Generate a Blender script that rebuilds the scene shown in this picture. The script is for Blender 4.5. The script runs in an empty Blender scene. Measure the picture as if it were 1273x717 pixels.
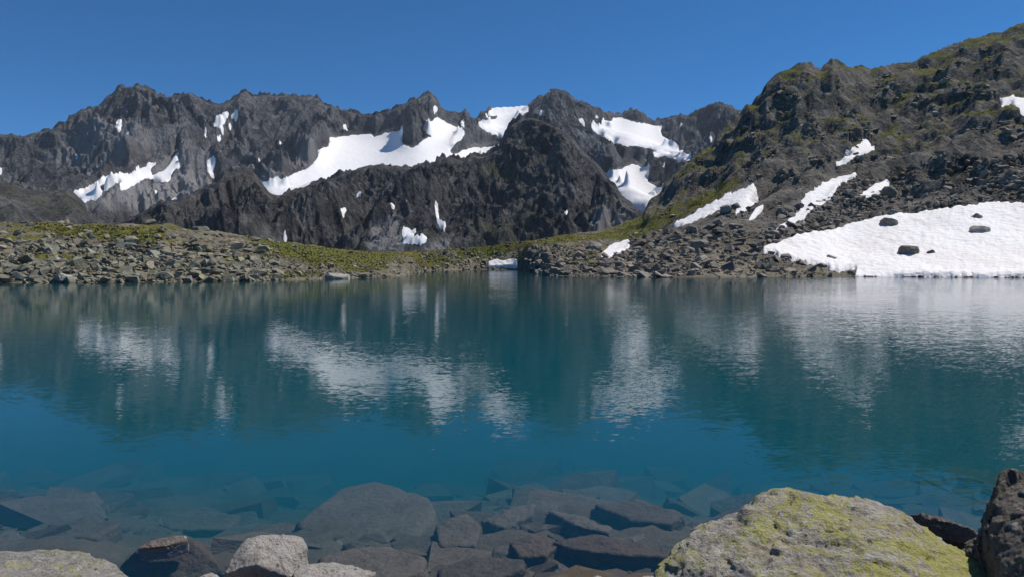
import bpy, bmesh, math, random
import numpy as np
from mathutils import Vector

# ------------------------------------------------------------------ camera, sky, sun, exposure
sc = bpy.context.scene
C = bpy.context.collection
F, CX, HY, CAMZ = 850.0, 636.5, 327.0, 2.5          # focal length in photo pixels, principal column, horizon row, eye height
cam_d = bpy.data.cameras.new('camera'); cam = bpy.data.objects.new('camera', cam_d); C.objects.link(cam)
cam.location = (0, 0, CAMZ); cam.rotation_euler = (math.pi / 2, 0, 0)
cam_d.sensor_width = 36.0; cam_d.lens = 36.0 * F / 1273.0
cam_d.shift_y = -(358.5 - HY) / 1273.0
cam_d.clip_start = 0.05; cam_d.clip_end = 30000
sc.camera = cam

SUN_AZ, SUN_EL = math.radians(64), math.radians(56)
w = bpy.data.worlds.new('World'); sc.world = w; w.use_nodes = True
nt = w.node_tree; nt.nodes.clear()
sky = nt.nodes.new('ShaderNodeTexSky'); sky.sky_type = 'NISHITA'; sky.sun_disc = False
sky.sun_elevation = SUN_EL; sky.sun_rotation = SUN_AZ
sky.altitude = 5000; sky.air_density = 1.0; sky.dust_density = 0.0; sky.ozone_density = 10.0   # thin dry mountain air
bg = nt.nodes.new('ShaderNodeBackground'); bg.inputs['Strength'].default_value = 0.11
out = nt.nodes.new('ShaderNodeOutputWorld')
tint = nt.nodes.new('ShaderNodeMix'); tint.data_type = 'RGBA'; tint.blend_type = 'MULTIPLY'; tint.inputs[0].default_value = 1.0; tint.inputs[7].default_value = (0.35, 0.93, 1.05, 1)   # polarising filter
nt.links.new(sky.outputs[0], tint.inputs[6]); nt.links.new(tint.outputs[2], bg.inputs[0]); nt.links.new(bg.outputs[0], out.inputs[0])

sun_d = bpy.data.lights.new('sun', 'SUN'); sun_d.energy = 4.6; sun_d.angle = math.radians(0.53); sun_d.color = (1.0, 0.945, 0.87)
sun = bpy.data.objects.new('sun', sun_d); C.objects.link(sun)
sdir = Vector((math.sin(SUN_AZ) * math.cos(SUN_EL), math.cos(SUN_AZ) * math.cos(SUN_EL), math.sin(SUN_EL)))
sun.rotation_euler = sdir.to_track_quat('Z', 'Y').to_euler(); sun.location = (60, 40, 200)

vs = sc.view_settings
vs.view_transform = 'Standard'; vs.look = 'None'; vs.exposure = 0.0; vs.gamma = 1.0; vs.use_curve_mapping = False
cy = sc.cycles
cy.max_bounces = 6; cy.diffuse_bounces = 2; cy.glossy_bounces = 3; cy.transmission_bounces = 3
cy.volume_bounces = 1; cy.transparent_max_bounces = 8
cy.use_denoising = True; cy.caustics_reflective = False; cy.caustics_refractive = False

# ------------------------------------------------------------------ noise (numpy)
_rng = np.random.default_rng(7)
_a = np.arange(256) / 256 * 2 * np.pi
_G2 = np.stack([np.cos(_a), np.sin(_a)], 1)
_G3 = _rng.normal(size=(256, 3)); _G3 /= np.linalg.norm(_G3, axis=1)[:, None]

def _hash(ix, iy, iz, seed):
    h = (ix * 374761393 + iy * 668265263 + iz * 2147483647 + seed * 1274126177) & 0xffffffff
    h = ((h ^ (h >> 13)) * 1274126177) & 0xffffffff
    return (h ^ (h >> 16)) & 255

def perlin2(x, y, seed=0):
    xi = np.floor(x).astype(np.int64); yi = np.floor(y).astype(np.int64)
    fx = x - xi; fy = y - yi
    ux = fx * fx * fx * (fx * (fx * 6 - 15) + 10); uy = fy * fy * fy * (fy * (fy * 6 - 15) + 10)
    def g(i, j):
        k = _hash(xi + i, yi + j, 0, seed)
        return _G2[k, 0] * (fx - i) + _G2[k, 1] * (fy - j)
    a = g(0, 0); b = g(1, 0); c = g(0, 1); d = g(1, 1)
    return ((a + (b - a) * ux) * (1 - uy) + (c + (d - c) * ux) * uy) * 1.5

def perlin3(p, seed=0):
    i = np.floor(p).astype(np.int64); f = p - i
    u = f * f * f * (f * (f * 6 - 15) + 10)
    r = 0
    for dx in (0, 1):
        for dy in (0, 1):
            for dz in (0, 1):
                k = _hash(i[:, 0] + dx, i[:, 1] + dy, i[:, 2] + dz, seed)
                gr = _G3[k]
                d = gr[:, 0] * (f[:, 0] - dx) + gr[:, 1] * (f[:, 1] - dy) + gr[:, 2] * (f[:, 2] - dz)
                wt = (u[:, 0] if dx else 1 - u[:, 0]) * (u[:, 1] if dy else 1 - u[:, 1]) * (u[:, 2] if dz else 1 - u[:, 2])
                r = r + d * wt
    return r * 1.5

def fbm2(x, y, o=4, seed=0, gain=0.5):
    r = 0; a = 1.0; s = 1.0
    for k in range(o):
        r = r + a * perlin2(x * s + 13.7 * k, y * s + 7.1 * k, seed + k); a *= gain; s *= 2.03
    return r

def ridged2(x, y, o=4, seed=0, gain=0.5):
    r = 0; a = 1.0; s = 1.0
    for k in range(o):
        n = 1 - 2 * np.abs(perlin2(x * s + 3.7 * k, y * s + 9.1 * k, seed + k)); r = r + a * n; a *= gain; s *= 2.05
    return r

def fbm3(p, o=4, seed=0, gain=0.5):
    r = 0; a = 1.0; s = 1.0
    for k in range(o):
        r = r + a * perlin3(p * s + 5.3 * k, seed + k); a *= gain; s *= 2.03
    return r

def sstep(a, b, x):
    t = np.clip((x - a) / (b - a), 0, 1); return t * t * (3 - 2 * t)

# ------------------------------------------------------------------ geometry helpers
def P(px, py, y):                                    # the point at distance y that the photo shows at (px, py)
    return Vector(((px - CX) / F * y, y, CAMZ + (HY - py) / F * y))
def PZ(px, py, z):                                   # the same for a known height
    y = (z - CAMZ) / ((HY - py) / F); return P(px, py, y)

def proj(X, Y, Z):
    Ys = np.maximum(Y, 0.5)
    return CX + F * X / Ys, HY - F * (Z - CAMZ) / Ys

def tag(o, label=None, cat=None, group=None, kind=None):
    if label: o['label'] = label
    if cat: o['category'] = cat
    if group: o['group'] = group
    if kind: o['kind'] = kind
    return o

def mesh_np(name, V, Q, mat=None, smooth=False, attrs=None, parent=None, n=None):
    V = np.asarray(V, np.float32); Q = np.asarray(Q, np.int32); k = Q.shape[1]
    me = bpy.data.meshes.new(name)
    me.vertices.add(len(V)); me.vertices.foreach_set('co', V.ravel())
    me.loops.add(Q.size); me.loops.foreach_set('vertex_index', Q.ravel())
    me.polygons.add(len(Q)); me.polygons.foreach_set('loop_start', np.arange(0, Q.size, k, dtype=np.int32))
    me.polygons.foreach_set('loop_total', np.full(len(Q), k, np.int32))
    me.polygons.foreach_set('use_smooth', np.full(len(Q), smooth))
    me.update(calc_edges=True)
    for an, av in (attrs or {}).items():
        at = me.attributes.new(an, 'FLOAT', 'POINT'); at.data.foreach_set('value', np.asarray(av, np.float32).ravel())
    if mat: me.materials.append(mat)
    o = bpy.data.objects.new(name, me); C.objects.link(o)
    if parent: o.parent = parent
    return o

def grid_quads(nr, nc, keep=None):
    i = np.arange(nr - 1)[:, None] * nc + np.arange(nc - 1)[None, :]
    q = np.stack([i, i + 1, i + nc + 1, i + nc], -1).reshape(-1, 4)
    return q if keep is None else q[keep]

def in_poly(x, y, poly):
    ins = np.zeros(x.shape, bool); n = len(poly)
    for k in range(n):
        x1, y1 = poly[k]; x2, y2 = poly[(k + 1) % n]
        if y1 == y2: continue
        c = ((y1 > y) != (y2 > y)) & (x < (x2 - x1) * (y - y1) / (y2 - y1) + x1)
        ins ^= c
    return ins

def dilate(m):
    r = m.copy()
    r[1:] |= m[:-1]; r[:-1] |= m[1:]; r2 = r.copy()
    r2[:, 1:] |= r[:, :-1]; r2[:, :-1] |= r[:, 1:]
    return r2

def blur(m, k):
    m = m.astype(float)
    for _ in range(k):
        p = np.pad(m, 1, mode='edge')
        m = (p[:-2, 1:-1] + p[2:, 1:-1] + p[1:-1, :-2] + p[1:-1, 2:] + 2 * p[1:-1, 1:-1]) / 6
    return m

# zoomed tracings -> photo pixels
_ZT = {1: (3.978, 0, 80), 2: (3.978, 300, 90), 3: (3.978, 600, 90), 4: (3.413, 900, 20), 5: (3.978, 0, 220), 6: (3.978, 300, 220), 7: (3.978, 600, 220), 8: (3.413, 900, 200), 0: (1, 0, 0)}
def zt(k, s):
    f, ox, oy = _ZT[k]; v = [float(a) for a in s.replace(';', ' ').replace(',', ' ').split()]
    return [(v[i] / f + ox, v[i + 1] / f + oy) for i in range(0, len(v), 2)]

# ------------------------------------------------------------------ materials
class NT:
    def __init__(s, name):
        s.m = bpy.data.materials.new(name); s.m.use_nodes = True; s.t = s.m.node_tree; s.t.nodes.clear()
        s.out = s.n('ShaderNodeOutputMaterial')
    def n(s, typ, **kw):
        nd = s.t.nodes.new(typ)
        for k, v in kw.items(): setattr(nd, k, v)
        return nd
    def set(s, sock, v):
        if hasattr(v, 'is_output') or isinstance(v, bpy.types.NodeSocket): s.t.links.new(v, sock)
        elif isinstance(v, tuple) and len(v) == 3 and sock.type == 'RGBA': sock.default_value = (*v, 1)
        else: sock.default_value = v
    def noise(s, scale, detail=4, rough=0.55, vec=None, dist=0.0, out=0):
        nd = s.n('ShaderNodeTexNoise'); nd.inputs['Scale'].default_value = scale; nd.inputs['Detail'].default_value = detail
        nd.inputs['Roughness'].default_value = rough; nd.inputs['Distortion'].default_value = dist
        if vec is not None: s.set(nd.inputs['Vector'], vec)
        return nd.outputs[out]
    def voro(s, scale, vec=None, feature='F1', out='Distance', rand=1.0):
        nd = s.n('ShaderNodeTexVoronoi'); nd.feature = feature; nd.inputs['Scale'].default_value = scale; nd.inputs['Randomness'].default_value = rand
        if vec is not None: s.set(nd.inputs['Vector'], vec)
        return nd.outputs[out]
    def ramp(s, fac, stops):
        nd = s.n('ShaderNodeValToRGB'); s.set(nd.inputs[0], fac); e = nd.color_ramp.elements
        while len(e) < len(stops): e.new(0.5)
        for k, (p, c) in enumerate(stops):
            e[k].position = p; e[k].color = (*c, 1) if isinstance(c, tuple) else (c, c, c, 1)
        return nd.outputs[0]
    def mix(s, fac, a, b, mode='MIX'):
        nd = s.n('ShaderNodeMix', data_type='RGBA', blend_type=mode)
        s.set(nd.inputs[0], fac); s.set(nd.inputs[6], a); s.set(nd.inputs[7], b)
        return nd.outputs[2]
    def math(s, op, a, b=0.0, c=None, clamp=False):
        nd = s.n('ShaderNodeMath', operation=op, use_clamp=clamp); s.set(nd.inputs[0], a); s.set(nd.inputs[1], b)
        if c is not None: s.set(nd.inputs[2], c)
        return nd.outputs[0]
    def vmath(s, op, a, b=None):
        nd = s.n('ShaderNodeVectorMath', operation=op); s.set(nd.inputs[0], a)
        if b is not None: s.set(nd.inputs[3 if op == 'SCALE' else 1], b)
        return nd.outputs[0]
    def attr(s, name):
        nd = s.n('ShaderNodeAttribute', attribute_name=name); return nd.outputs['Fac']
    def pos(s): return s.n('ShaderNodeNewGeometry').outputs['Position']
    def obj(s): return s.n('ShaderNodeTexCoord').outputs['Object']
    def bump(s, h, dist, strength=1.0, normal=None):
        nd = s.n('ShaderNodeBump'); s.set(nd.inputs['Height'], h); nd.inputs['Distance'].default_value = dist; nd.inputs['Strength'].default_value = strength
        if normal is not None: s.set(nd.inputs['Normal'], normal)
        return nd.outputs[0]
    def bsdf(s, col, rough=0.9, normal=None, spec=0.25):
        b = s.n('ShaderNodeBsdfPrincipled'); s.set(b.inputs['Base Color'], col); s.set(b.inputs['Roughness'], rough)
        b.inputs['Specular IOR Level'].default_value = spec
        if normal is not None: s.set(b.inputs['Normal'], normal)
        s.t.links.new(b.outputs[0], s.out.inputs['Surface']); return s.m

def mat_mountain(name, dark, light, scree, green, sc_=1.0):
    t = NT(name); p = t.pos()
    n1 = t.noise(0.006 * sc_, 9, 0.66, p, 0.8); n2 = t.noise(0.045 * sc_, 7, 0.72, p); n3 = t.noise(0.0011 * sc_, 4, 0.5, p)
    def streak(ang, tilt):                            # weathered bands that run down the fall line
        mp = t.n('ShaderNodeMapping'); mp.inputs['Rotation'].default_value = (tilt, 0, ang); mp.inputs['Scale'].default_value = (1, 0.22, 0.22); t.set(mp.inputs['Vector'], p)
        return t.noise(0.03 * sc_, 7, 0.62, mp.outputs[0], 0.7)
    st = t.mix(t.ramp(n3, [(0.44, 0.0), (0.56, 1.0)]), streak(0.6, 0.5), streak(-0.7, 0.5))
    f = t.math('ADD', t.math('MULTIPLY', n1, 0.34), t.math('ADD', t.math('MULTIPLY', n2, 0.36), t.math('MULTIPLY', st, 0.30)))
    c = t.ramp(f, [(0.43, dark), (0.505, tuple(a * 0.62 + b * 0.38 for a, b in zip(dark, light))), (0.575, light)])
    rust = t.math('MULTIPLY', t.ramp(n3, [(0.45, 0.0), (0.65, 1.0)]), 0.45)
    c = t.mix(rust, c, tuple(a * k for a, k in zip(light, (0.66, 0.6, 0.56))))
    g = t.math('MULTIPLY', t.attr('green'), t.ramp(n2, [(0.4, 0.0), (0.6, 1.0)]))
    c = t.mix(g, c, green)
    sm = t.math('MULTIPLY', t.attr('scree'), t.ramp(n1, [(0.25, 0.5), (0.5, 1.0)]))
    scol = t.mix(n2, tuple(a * 0.8 for a in scree), tuple(a * 1.2 for a in scree))
    c = t.mix(sm, c, scol)
    h = t.math('ADD', n1, t.math('ADD', t.math('MULTIPLY', n2, 0.5), t.math('MULTIPLY', st, 0.5)))
    flat = t.math('MULTIPLY_ADD', t.attr('scree'), -0.75, 1.0)
    nd = t.n('ShaderNodeBump'); t.set(nd.inputs['Height'], h); nd.inputs['Distance'].default_value = 34 / sc_; t.set(nd.inputs['Strength'], flat)
    return t.bsdf(c, 0.95, nd.outputs[0], 0.1)

def mat_shore(name, lo, hi, grass):
    """two grounds, the moraine's and the darker hillside's, blended by the attribute hill"""
    t = NT(name); p = t.pos(); hl = t.attr('hill')
    n1 = t.noise(0.12, 8, 0.62, p, 0.4); n2 = t.noise(0.9, 6, 0.65, p); n3 = t.noise(0.03, 5, 0.55, p)
    f = t.math('ADD', t.math('MULTIPLY', n1, 0.5), t.math('MULTIPLY', n2, 0.5))
    def rock(d, l): return t.ramp(f, [(0.38, d), (0.50, tuple((a + b) / 2 for a, b in zip(d, l))), (0.63, l)])
    c = t.mix(hl, rock(*lo), rock(*hi))
    gn = t.noise(0.35, 5, 0.6, p)
    gcol = t.mix(gn, tuple(a * 0.6 for a in grass), tuple(a * 1.4 for a in grass))
    gcol = t.mix(t.ramp(n3, [(0.42, 0.0), (0.62, 0.8)]), gcol, (grass[0] * 1.3, grass[1] * 1.05, grass[2] * 1.1))
    gcol = t.mix(t.math('MULTIPLY', hl, 0.5), gcol, tuple(a * 0.6 for a in grass))
    gm = t.math('MULTIPLY', t.attr('grass'), 1.6)
    gm = t.math('ADD', gm, t.math('MULTIPLY', t.math('SUBTRACT', f, 0.5), 2.6))
    gm = t.ramp(gm, [(0.42, 0.0), (0.72, 1.0)])
    c = t.mix(gm, c, gcol)
    return t.bsdf(c, 0.95, t.bump(t.math('ADD', n1, t.math('MULTIPLY', n2, 0.45)), 1.6, 0.9), 0.1)

def mat_stone(name, dark, light, scale=2.0, lichen=None, var=0.5):
    t = NT(name); p = t.obj()
    oi = t.n('ShaderNodeObjectInfo').outputs['Random']; ri = t.n('ShaderNodeNewGeometry').outputs['Random Per Island']
    rnd = t.math('FRACT', t.math('ADD', oi, ri))
    n1 = t.noise(scale, 8, 0.65, p, 0.3); n2 = t.noise(scale * 6, 6, 0.65, p)
    f = t.math('ADD', t.math('MULTIPLY', n1, 0.55), t.math('MULTIPLY', n2, 0.45))
    c = t.ramp(f, [(0.3, dark), (0.5, tuple((a + b) / 2 for a, b in zip(dark, light))), (0.7, light)])
    k = t.math('MULTIPLY_ADD', rnd, var * 1.3, 1 - var * 0.7)
    hue = t.math('FRACT', t.math('MULTIPLY', rnd, 7.31))
    tint = t.mix(hue, (1.06, 0.99, 0.9), (0.93, 1.0, 1.0))
    c = t.mix(1.0, c, tint, 'MULTIPLY')
    c = t.vmath('SCALE', c, k)
    if lichen:
        lm = t.ramp(t.noise(scale * 3, 6, 0.7, p), [(0.55, 0.0), (0.62, 1.0)])
        c = t.mix(t.math('MULTIPLY', lm, 0.6), c, lichen)
    return t.bsdf(c, 0.92, t.bump(t.math('ADD', n1, t.math('MULTIPLY', n2, 0.4)), 0.12, 0.8), 0.2)

def mat_snow(name, col, cup=0.25, dist=0.25, dirt=0.12):
    t = NT(name); p = t.pos()
    n1 = t.noise(cup, 5, 0.55, p); n2 = t.noise(cup * 0.12, 5, 0.6, p)
    c = t.mix(t.math('MULTIPLY', t.ramp(n2, [(0.45, 0.0), (0.75, 1.0)]), dirt * 3), col, (col[0] * 0.86, col[1] * 0.8, col[2] * 0.76))
    return t.bsdf(c, 0.75, t.bump(n1, dist, 0.8), 0.2)

M = {}
M['range'] = mat_mountain('range_rock', (0.020, 0.023, 0.031), (0.185, 0.182, 0.186), (0.20, 0.195, 0.195), (0.09, 0.10, 0.05))
M['ridge'] = mat_mountain('ridge_rock', (0.018, 0.021, 0.027), (0.165, 0.16, 0.156), (0.165, 0.16, 0.16), (0.065, 0.072, 0.033), 1.7)
M['moraine'] = mat_shore('shore_ground', ((0.07, 0.06, 0.042), (0.27, 0.24, 0.18)), ((0.017, 0.017, 0.016), (0.22, 0.20, 0.175)), (0.112, 0.118, 0.03))
M['hill'] = M['moraine']
M['snow_far'] = mat_snow('glacier_snow', (0.82, 0.81, 0.81), 0.012, 5.0, 0.08)
M['snow_near'] = mat_snow('old_snow', (0.84, 0.815, 0.805), 0.6, 0.7, 0.2)
M['stone_left'] = mat_stone('stone_olive_grey', (0.098, 0.092, 0.07), (0.33, 0.312, 0.25), 0.8, None, 0.6)
M['stone_right'] = mat_stone('stone_brown_grey', (0.11, 0.094, 0.08), (0.34, 0.295, 0.255), 0.8, None, 0.6)
M['stone_pale'] = mat_stone('stone_pale', (0.27, 0.25, 0.22), (0.48, 0.45, 0.40), 0.7, None, 0.1)
M['stone_sub'] = mat_stone('stone_submerged', (0.05, 0.042, 0.038), (0.14, 0.116, 0.103), 2.2, None, 0.5)
M['bed'] = mat_stone('lake_bed_silt', (0.045, 0.037, 0.032), (0.11, 0.09, 0.075), 0.9, None, 0.0)
M['grass'] = mat_stone('grass_blades', (0.08, 0.088, 0.022), (0.165, 0.17, 0.05), 0.3, None, 0.5)

def mat_boulder(name, base_d, base_l, lichen_amt, dark_amt, s=1.0, lichen=(0.40, 0.385, 0.10), moss=0.0):
    t = NT(name); p = t.obj()
    n1 = t.noise(2.2 * s, 10, 0.62, p, 0.4); n2 = t.noise(16 * s, 8, 0.68, p); n3 = t.noise(60 * s, 4, 0.7, p)
    f = t.math('ADD', t.math('MULTIPLY', n1, 0.4), t.math('ADD', t.math('MULTIPLY', n2, 0.35), t.math('MULTIPLY', n3, 0.25)))
    c = t.ramp(f, [(0.34, base_d), (0.48, tuple(a * 0.45 + b * 0.55 for a, b in zip(base_d, base_l))), (0.66, base_l)])
    # brown iron stain and pale crust lichen
    c = t.mix(t.math('MULTIPLY', t.ramp(t.noise(5 * s, 6, 0.65, p, 0.8), [(0.55, 0.0), (0.68, 1.0)]), 0.55), c, (base_l[0] * 0.75, base_l[1] * 0.55, base_l[2] * 0.42))
    c = t.mix(t.math('MULTIPLY', t.ramp(t.noise(8 * s, 7, 0.7, p, 1.2), [(0.56, 0.0), (0.62, 1.0)]), 0.5), c, tuple(min(0.6, a * 1.25) for a in base_l))
    # dark speckle lichen
    c = t.mix(t.math('MULTIPLY', t.ramp(t.noise(28 * s, 7, 0.75, p), [(0.56, 0.0), (0.64, 1.0)]), dark_amt), c, (0.035, 0.033, 0.03))
    if lichen_amt > 0:
        big = t.ramp(t.noise(1.7 * s, 5, 0.6, p, 0.6), [(0.36, 0.0), (0.62, 1.0)])
        fine = t.noise(34 * s, 10, 0.78, p, 0.5)
        thr = t.math('ADD', fine, t.math('MULTIPLY', t.math('SUBTRACT', big, 0.5), 0.22))
        lm = t.ramp(thr, [(0.615 - 0.12 * lichen_amt, 0.0), (0.625 - 0.12 * lichen_amt, 1.0)])
        lc = t.mix(t.noise(45 * s, 4, 0.6, p), tuple(a * 0.55 for a in lichen), tuple(a * 1.35 for a in lichen))
        c = t.mix(t.math('MULTIPLY', lm, 0.88), c, lc)
    for vs_, col_, lim in ((7 * s, (0.50, 0.49, 0.44), 0.30), (11 * s, (0.05, 0.048, 0.042), 0.26), (15 * s, (0.30, 0.31, 0.20), 0.24)):
        wv_ = t.vmath('ADD', p, t.vmath('SCALE', t.noise(18 * s, 4, 0.6, p, out=1), 0.09 / s))
        nd = t.n('ShaderNodeTexVoronoi'); nd.inputs['Scale'].default_value = vs_; t.set(nd.inputs['Vector'], wv_)
        sp_ = t.n('ShaderNodeSeparateXYZ'); t.set(sp_.inputs[0], nd.outputs['Color'])
        rad = t.math('MULTIPLY', t.math('SUBTRACT', sp_.outputs[0], 0.45), lim * 1.8)
        c = t.mix(t.math('MULTIPLY', t.math('LESS_THAN', nd.outputs['Distance'], rad), 0.72), c, col_)
    hgt = t.math('ADD', n1, t.math('ADD', t.math('MULTIPLY', n2, 0.35), t.math('MULTIPLY', n3, 0.12)))
    return t.bsdf(c, 0.9, t.bump(hgt, 0.14, 1.0), 0.2)

M['hero'] = mat_boulder('lichen_boulder', (0.13, 0.115, 0.10), (0.55, 0.51, 0.45), 1.0, 0.8)
M['hero_left'] = mat_boulder('lichen_boulder_pale', (0.13, 0.125, 0.11), (0.46, 0.44, 0.40), 0.55, 0.55, 1.2)
M['pale_boulder'] = mat_boulder('pale_boulder', (0.27, 0.24, 0.21), (0.58, 0.54, 0.49), 0.0, 0.25, 1.4)
M['dark_boulder'] = mat_boulder('dark_boulder', (0.045, 0.04, 0.035), (0.27, 0.24, 0.21), 0.25, 0.6, 1.2, (0.17, 0.17, 0.05))
M['slab_boulder'] = mat_boulder('brown_slab', (0.07, 0.06, 0.055), (0.30, 0.26, 0.235), 0.0, 0.6, 1.3)

# water: smooth dielectric sheet with wind ripples over a silty, absorbing body
def mat_water():
    t = NT('lake_water'); p = t.pos()
    sep = t.n('ShaderNodeSeparateXYZ'); t.set(sep.inputs[0], p)
    def slope(scale, amp, sx=1.0, sy=1.0, detail=2):
        mp = t.n('ShaderNodeMapping'); mp.inputs['Scale'].default_value = (sx, sy, 1); t.set(mp.inputs['Vector'], p)
        nc = t.noise(scale, detail, 0.5, mp.outputs[0], out=1)
        v = t.vmath('SUBTRACT', nc, (0.5, 0.5, 0.5))
        return t.vmath('SCALE', v, amp)
    wind = t.noise(0.035, 3, 0.5, p)
    wind = t.ramp(wind, [(0.35, 0.55), (0.62, 1.25)])
    side = t.n('ShaderNodeMapRange'); t.set(side.inputs[0], sep.outputs[0])
    for k, v in zip((1, 2, 3, 4), (-16.0, 40.0, 0.45, 1.7)): side.inputs[k].default_value = v
    amp = t.math('MULTIPLY', wind, side.outputs[0])
    s = t.vmath('ADD', slope(5.5, 0.075, 0.55, 1.6), slope(16.0, 0.13, 0.6, 1.6))
    s = t.vmath('ADD', s, slope(1.1, 0.028, 0.5, 1.3))
    s = t.vmath('SCALE', s, amp)
    s = t.vmath('MULTIPLY', s, (0.8, 1.0, 0.0))
    nrm = t.vmath('NORMALIZE', t.vmath('ADD', s, (0.0, 0.0, 1.0)))
    fr = t.n('ShaderNodeFresnel'); fr.inputs['IOR'].default_value = 1.333; t.set(fr.inputs['Normal'], nrm)
    gl = t.n('ShaderNodeBsdfGlossy'); gl.inputs['Roughness'].default_value = 0.02; t.set(gl.inputs['Normal'], nrm)
    tr = t.n('ShaderNodeBsdfTransparent')
    mx = t.n('ShaderNodeMixShader'); t.set(mx.inputs[0], fr.outputs[0]); t.t.links.new(tr.outputs[0], mx.inputs[1]); t.t.links.new(gl.outputs[0], mx.inputs[2])
    t.t.links.new(mx.outputs[0], t.out.inputs['Surface'])
    sca = t.n('ShaderNodeVolumeScatter'); ab = t.n('ShaderNodeVolumeAbsorption'); ad = t.n('ShaderNodeAddShader')
    sca.inputs['Color'].default_value = (0.06, 0.80, 1.0, 1); sca.inputs['Density'].default_value = 0.047; sca.inputs['Anisotropy'].default_value = 0.0
    ab.inputs['Color'].default_value = (0.22, 0.59, 0.67, 1); ab.inputs['Density'].default_value = 0.25
    t.t.links.new(sca.outputs[0], ad.inputs[0]); t.t.links.new(ab.outputs[0], ad.inputs[1]); t.t.links.new(ad.outputs[0], t.out.inputs['Volume'])
    return t.m
M['water'] = mat_water()

# ------------------------------------------------------------------ terrain layers
def knots(s): 
    v = [float(a) for a in s.replace(';', ' ').replace(',', ' ').split()]; return v[0::2], v[1::2]
def K(px, s):
    a, b = knots(s); return np.interp(px, a, b)

def gs(a, sig):
    k = np.arange(-int(3 * sig), int(3 * sig) + 1); g = np.exp(-(k / sig) ** 2 / 2); g /= g.sum()
    return np.convolve(np.pad(a, len(k) // 2, mode='edge'), g, 'valid')

class Layer:
    """a slope from a foot line to a crest line, sampled more finely where it is seen steeply"""
    def __init__(s, px, yf, zf, yc, zc, prof, nrows, back, drop, blend=0.75, sig=22):
        nc = len(px); u = (px - CX) / F; zt_, zc = zc, gs(zc, sig)        # the jags of the crest fade out down the slope
        tf = np.linspace(0, 1, 240)[:, None]
        y = yf + (yc - yf) * tf; z = zf + (zc - zf) * prof(tf, px)
        el = np.maximum.accumulate((z - CAMZ) / np.maximum(y, 1), 0)
        q = blend * (el - el[0]) / (el[-1] - el[0]) + (1 - blend) * tf
        qs = np.linspace(0, 1, nrows)
        T = np.stack([np.interp(qs, q[:, c], tf[:, 0]) for c in range(nc)], 1)
        Y = yf + (yc - yf) * T; Z = zf + (zc - zf) * prof(T, px) + (zt_ - zc) * sstep(0.62, 1.0, T); zc = zt_
        nb = 14; tb = np.linspace(0, 1, nb + 1)[1:, None] ** 1.5
        s.T = np.vstack([T, np.repeat(1 + tb, nc, 1)])
        s.Y = np.vstack([Y, yc + back * tb]); s.Z = np.vstack([Z, zc - drop * tb - 0 * zc])
        s.px = px; s.u = u; s.X = u[None, :] * s.Y; s.nr, s.nc = s.Y.shape
    def verts(s): return np.stack([s.X, s.Y, s.Z], -1).reshape(-1, 3)
    def pix(s): return proj(s.X, s.Y, s.Z)
    def mask(s, polys):
        a, b = s.pix(); m = np.zeros(a.shape, bool)
        for p in polys: m |= in_poly(a, b, p)
        return m & (s.T <= 1.02)

def largest(m):
    lab = np.zeros(m.shape, np.int32); best = (0, 0); k = 0
    for r0, c0 in zip(*np.nonzero(m)):
        if lab[r0, c0]: continue
        k += 1; st = [(r0, c0)]; lab[r0, c0] = k; n = 0
        while st:
            r, c = st.pop(); n += 1
            for rr, cc in ((r + 1, c), (r - 1, c), (r, c + 1), (r, c - 1)):
                if 0 <= rr < m.shape[0] and 0 <= cc < m.shape[1] and m[rr, cc] and not lab[rr, cc]: lab[rr, cc] = k; st.append((rr, cc))
        if n > best[0]: best = (n, k)
    return lab == best[1]
def snow_patch(layer, name, polys, off, label, cat, mat, group=None, rough=0.7, holes=(), seed=0):
    a, b = layer.pix()
    xs = [p[0] for q in polys for p in q]; ys = [p[1] for q in polys for p in q]
    c0 = max(0, int(np.searchsorted(layer.px, min(xs) - 8))); c1 = min(layer.nc, int(np.searchsorted(layer.px, max(xs) + 8)) + 1)
    r0, r1 = 0, layer.nr
    A = a[r0:r1, c0:c1]; B = b[r0:r1, c0:c1]
    A = A + rough * 1.6 * fbm2(A / 5.0, B / 5.0, 3, 40 + seed); B = B + rough * 1.6 * fbm2(a[r0:r1, c0:c1] / 5.0, B / 5.0, 3, 50 + seed)
    m = np.zeros(A.shape, bool)
    for p in polys: m |= in_poly(A, B, p)
    for p in holes: m &= ~in_poly(A, B, p)
    m &= (layer.T[r0:r1, c0:c1] <= 1.1) & (layer.Z[r0:r1, c0:c1] > -1.3)
    if not m.any(): print('EMPTY SNOW', label); return
    if m.sum() > 600: m = ~dilate(~dilate(m))           # close stray notches
    m = largest(m)
    rim = dilate(m)
    h = off * np.clip(2.2 * blur(m, 2) - 0.75, -0.5, 1.0)      # a lens of snow that thins out to its rim
    V = np.stack([layer.X, layer.Y, layer.Z], -1)[r0:r1, c0:c1].copy()
    zs = V[..., 2]; zb = blur(zs, 3); wgt = np.clip(blur(m, 2) * 1.3 - 0.3, 0, 1)
    V[..., 2] = np.maximum(zs * (1 - wgt) + zb * wgt, zs - 0.3 * off) + h
    V[..., 2] += wgt * (0.20 * ridged2(V[..., 0] / 2.6, V[..., 1] / 3.6, 2, 71) + 0.45 * fbm2(V[..., 0] / 14, V[..., 1] / 18, 2, 73)) * min(off, 1.0)   # sun cups
    nr, nc = m.shape
    q = grid_quads(nr, nc); ok = rim.ravel()[q].all(1) & m.ravel()[q].any(1); q = q[ok]
    ids, inv = np.unique(q.ravel(), return_inverse=True)
    o = mesh_np(name, V.reshape(-1, 3)[ids], inv.reshape(-1, 4), mat, True)
    tag(o, label, cat, group)
    return o

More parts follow.
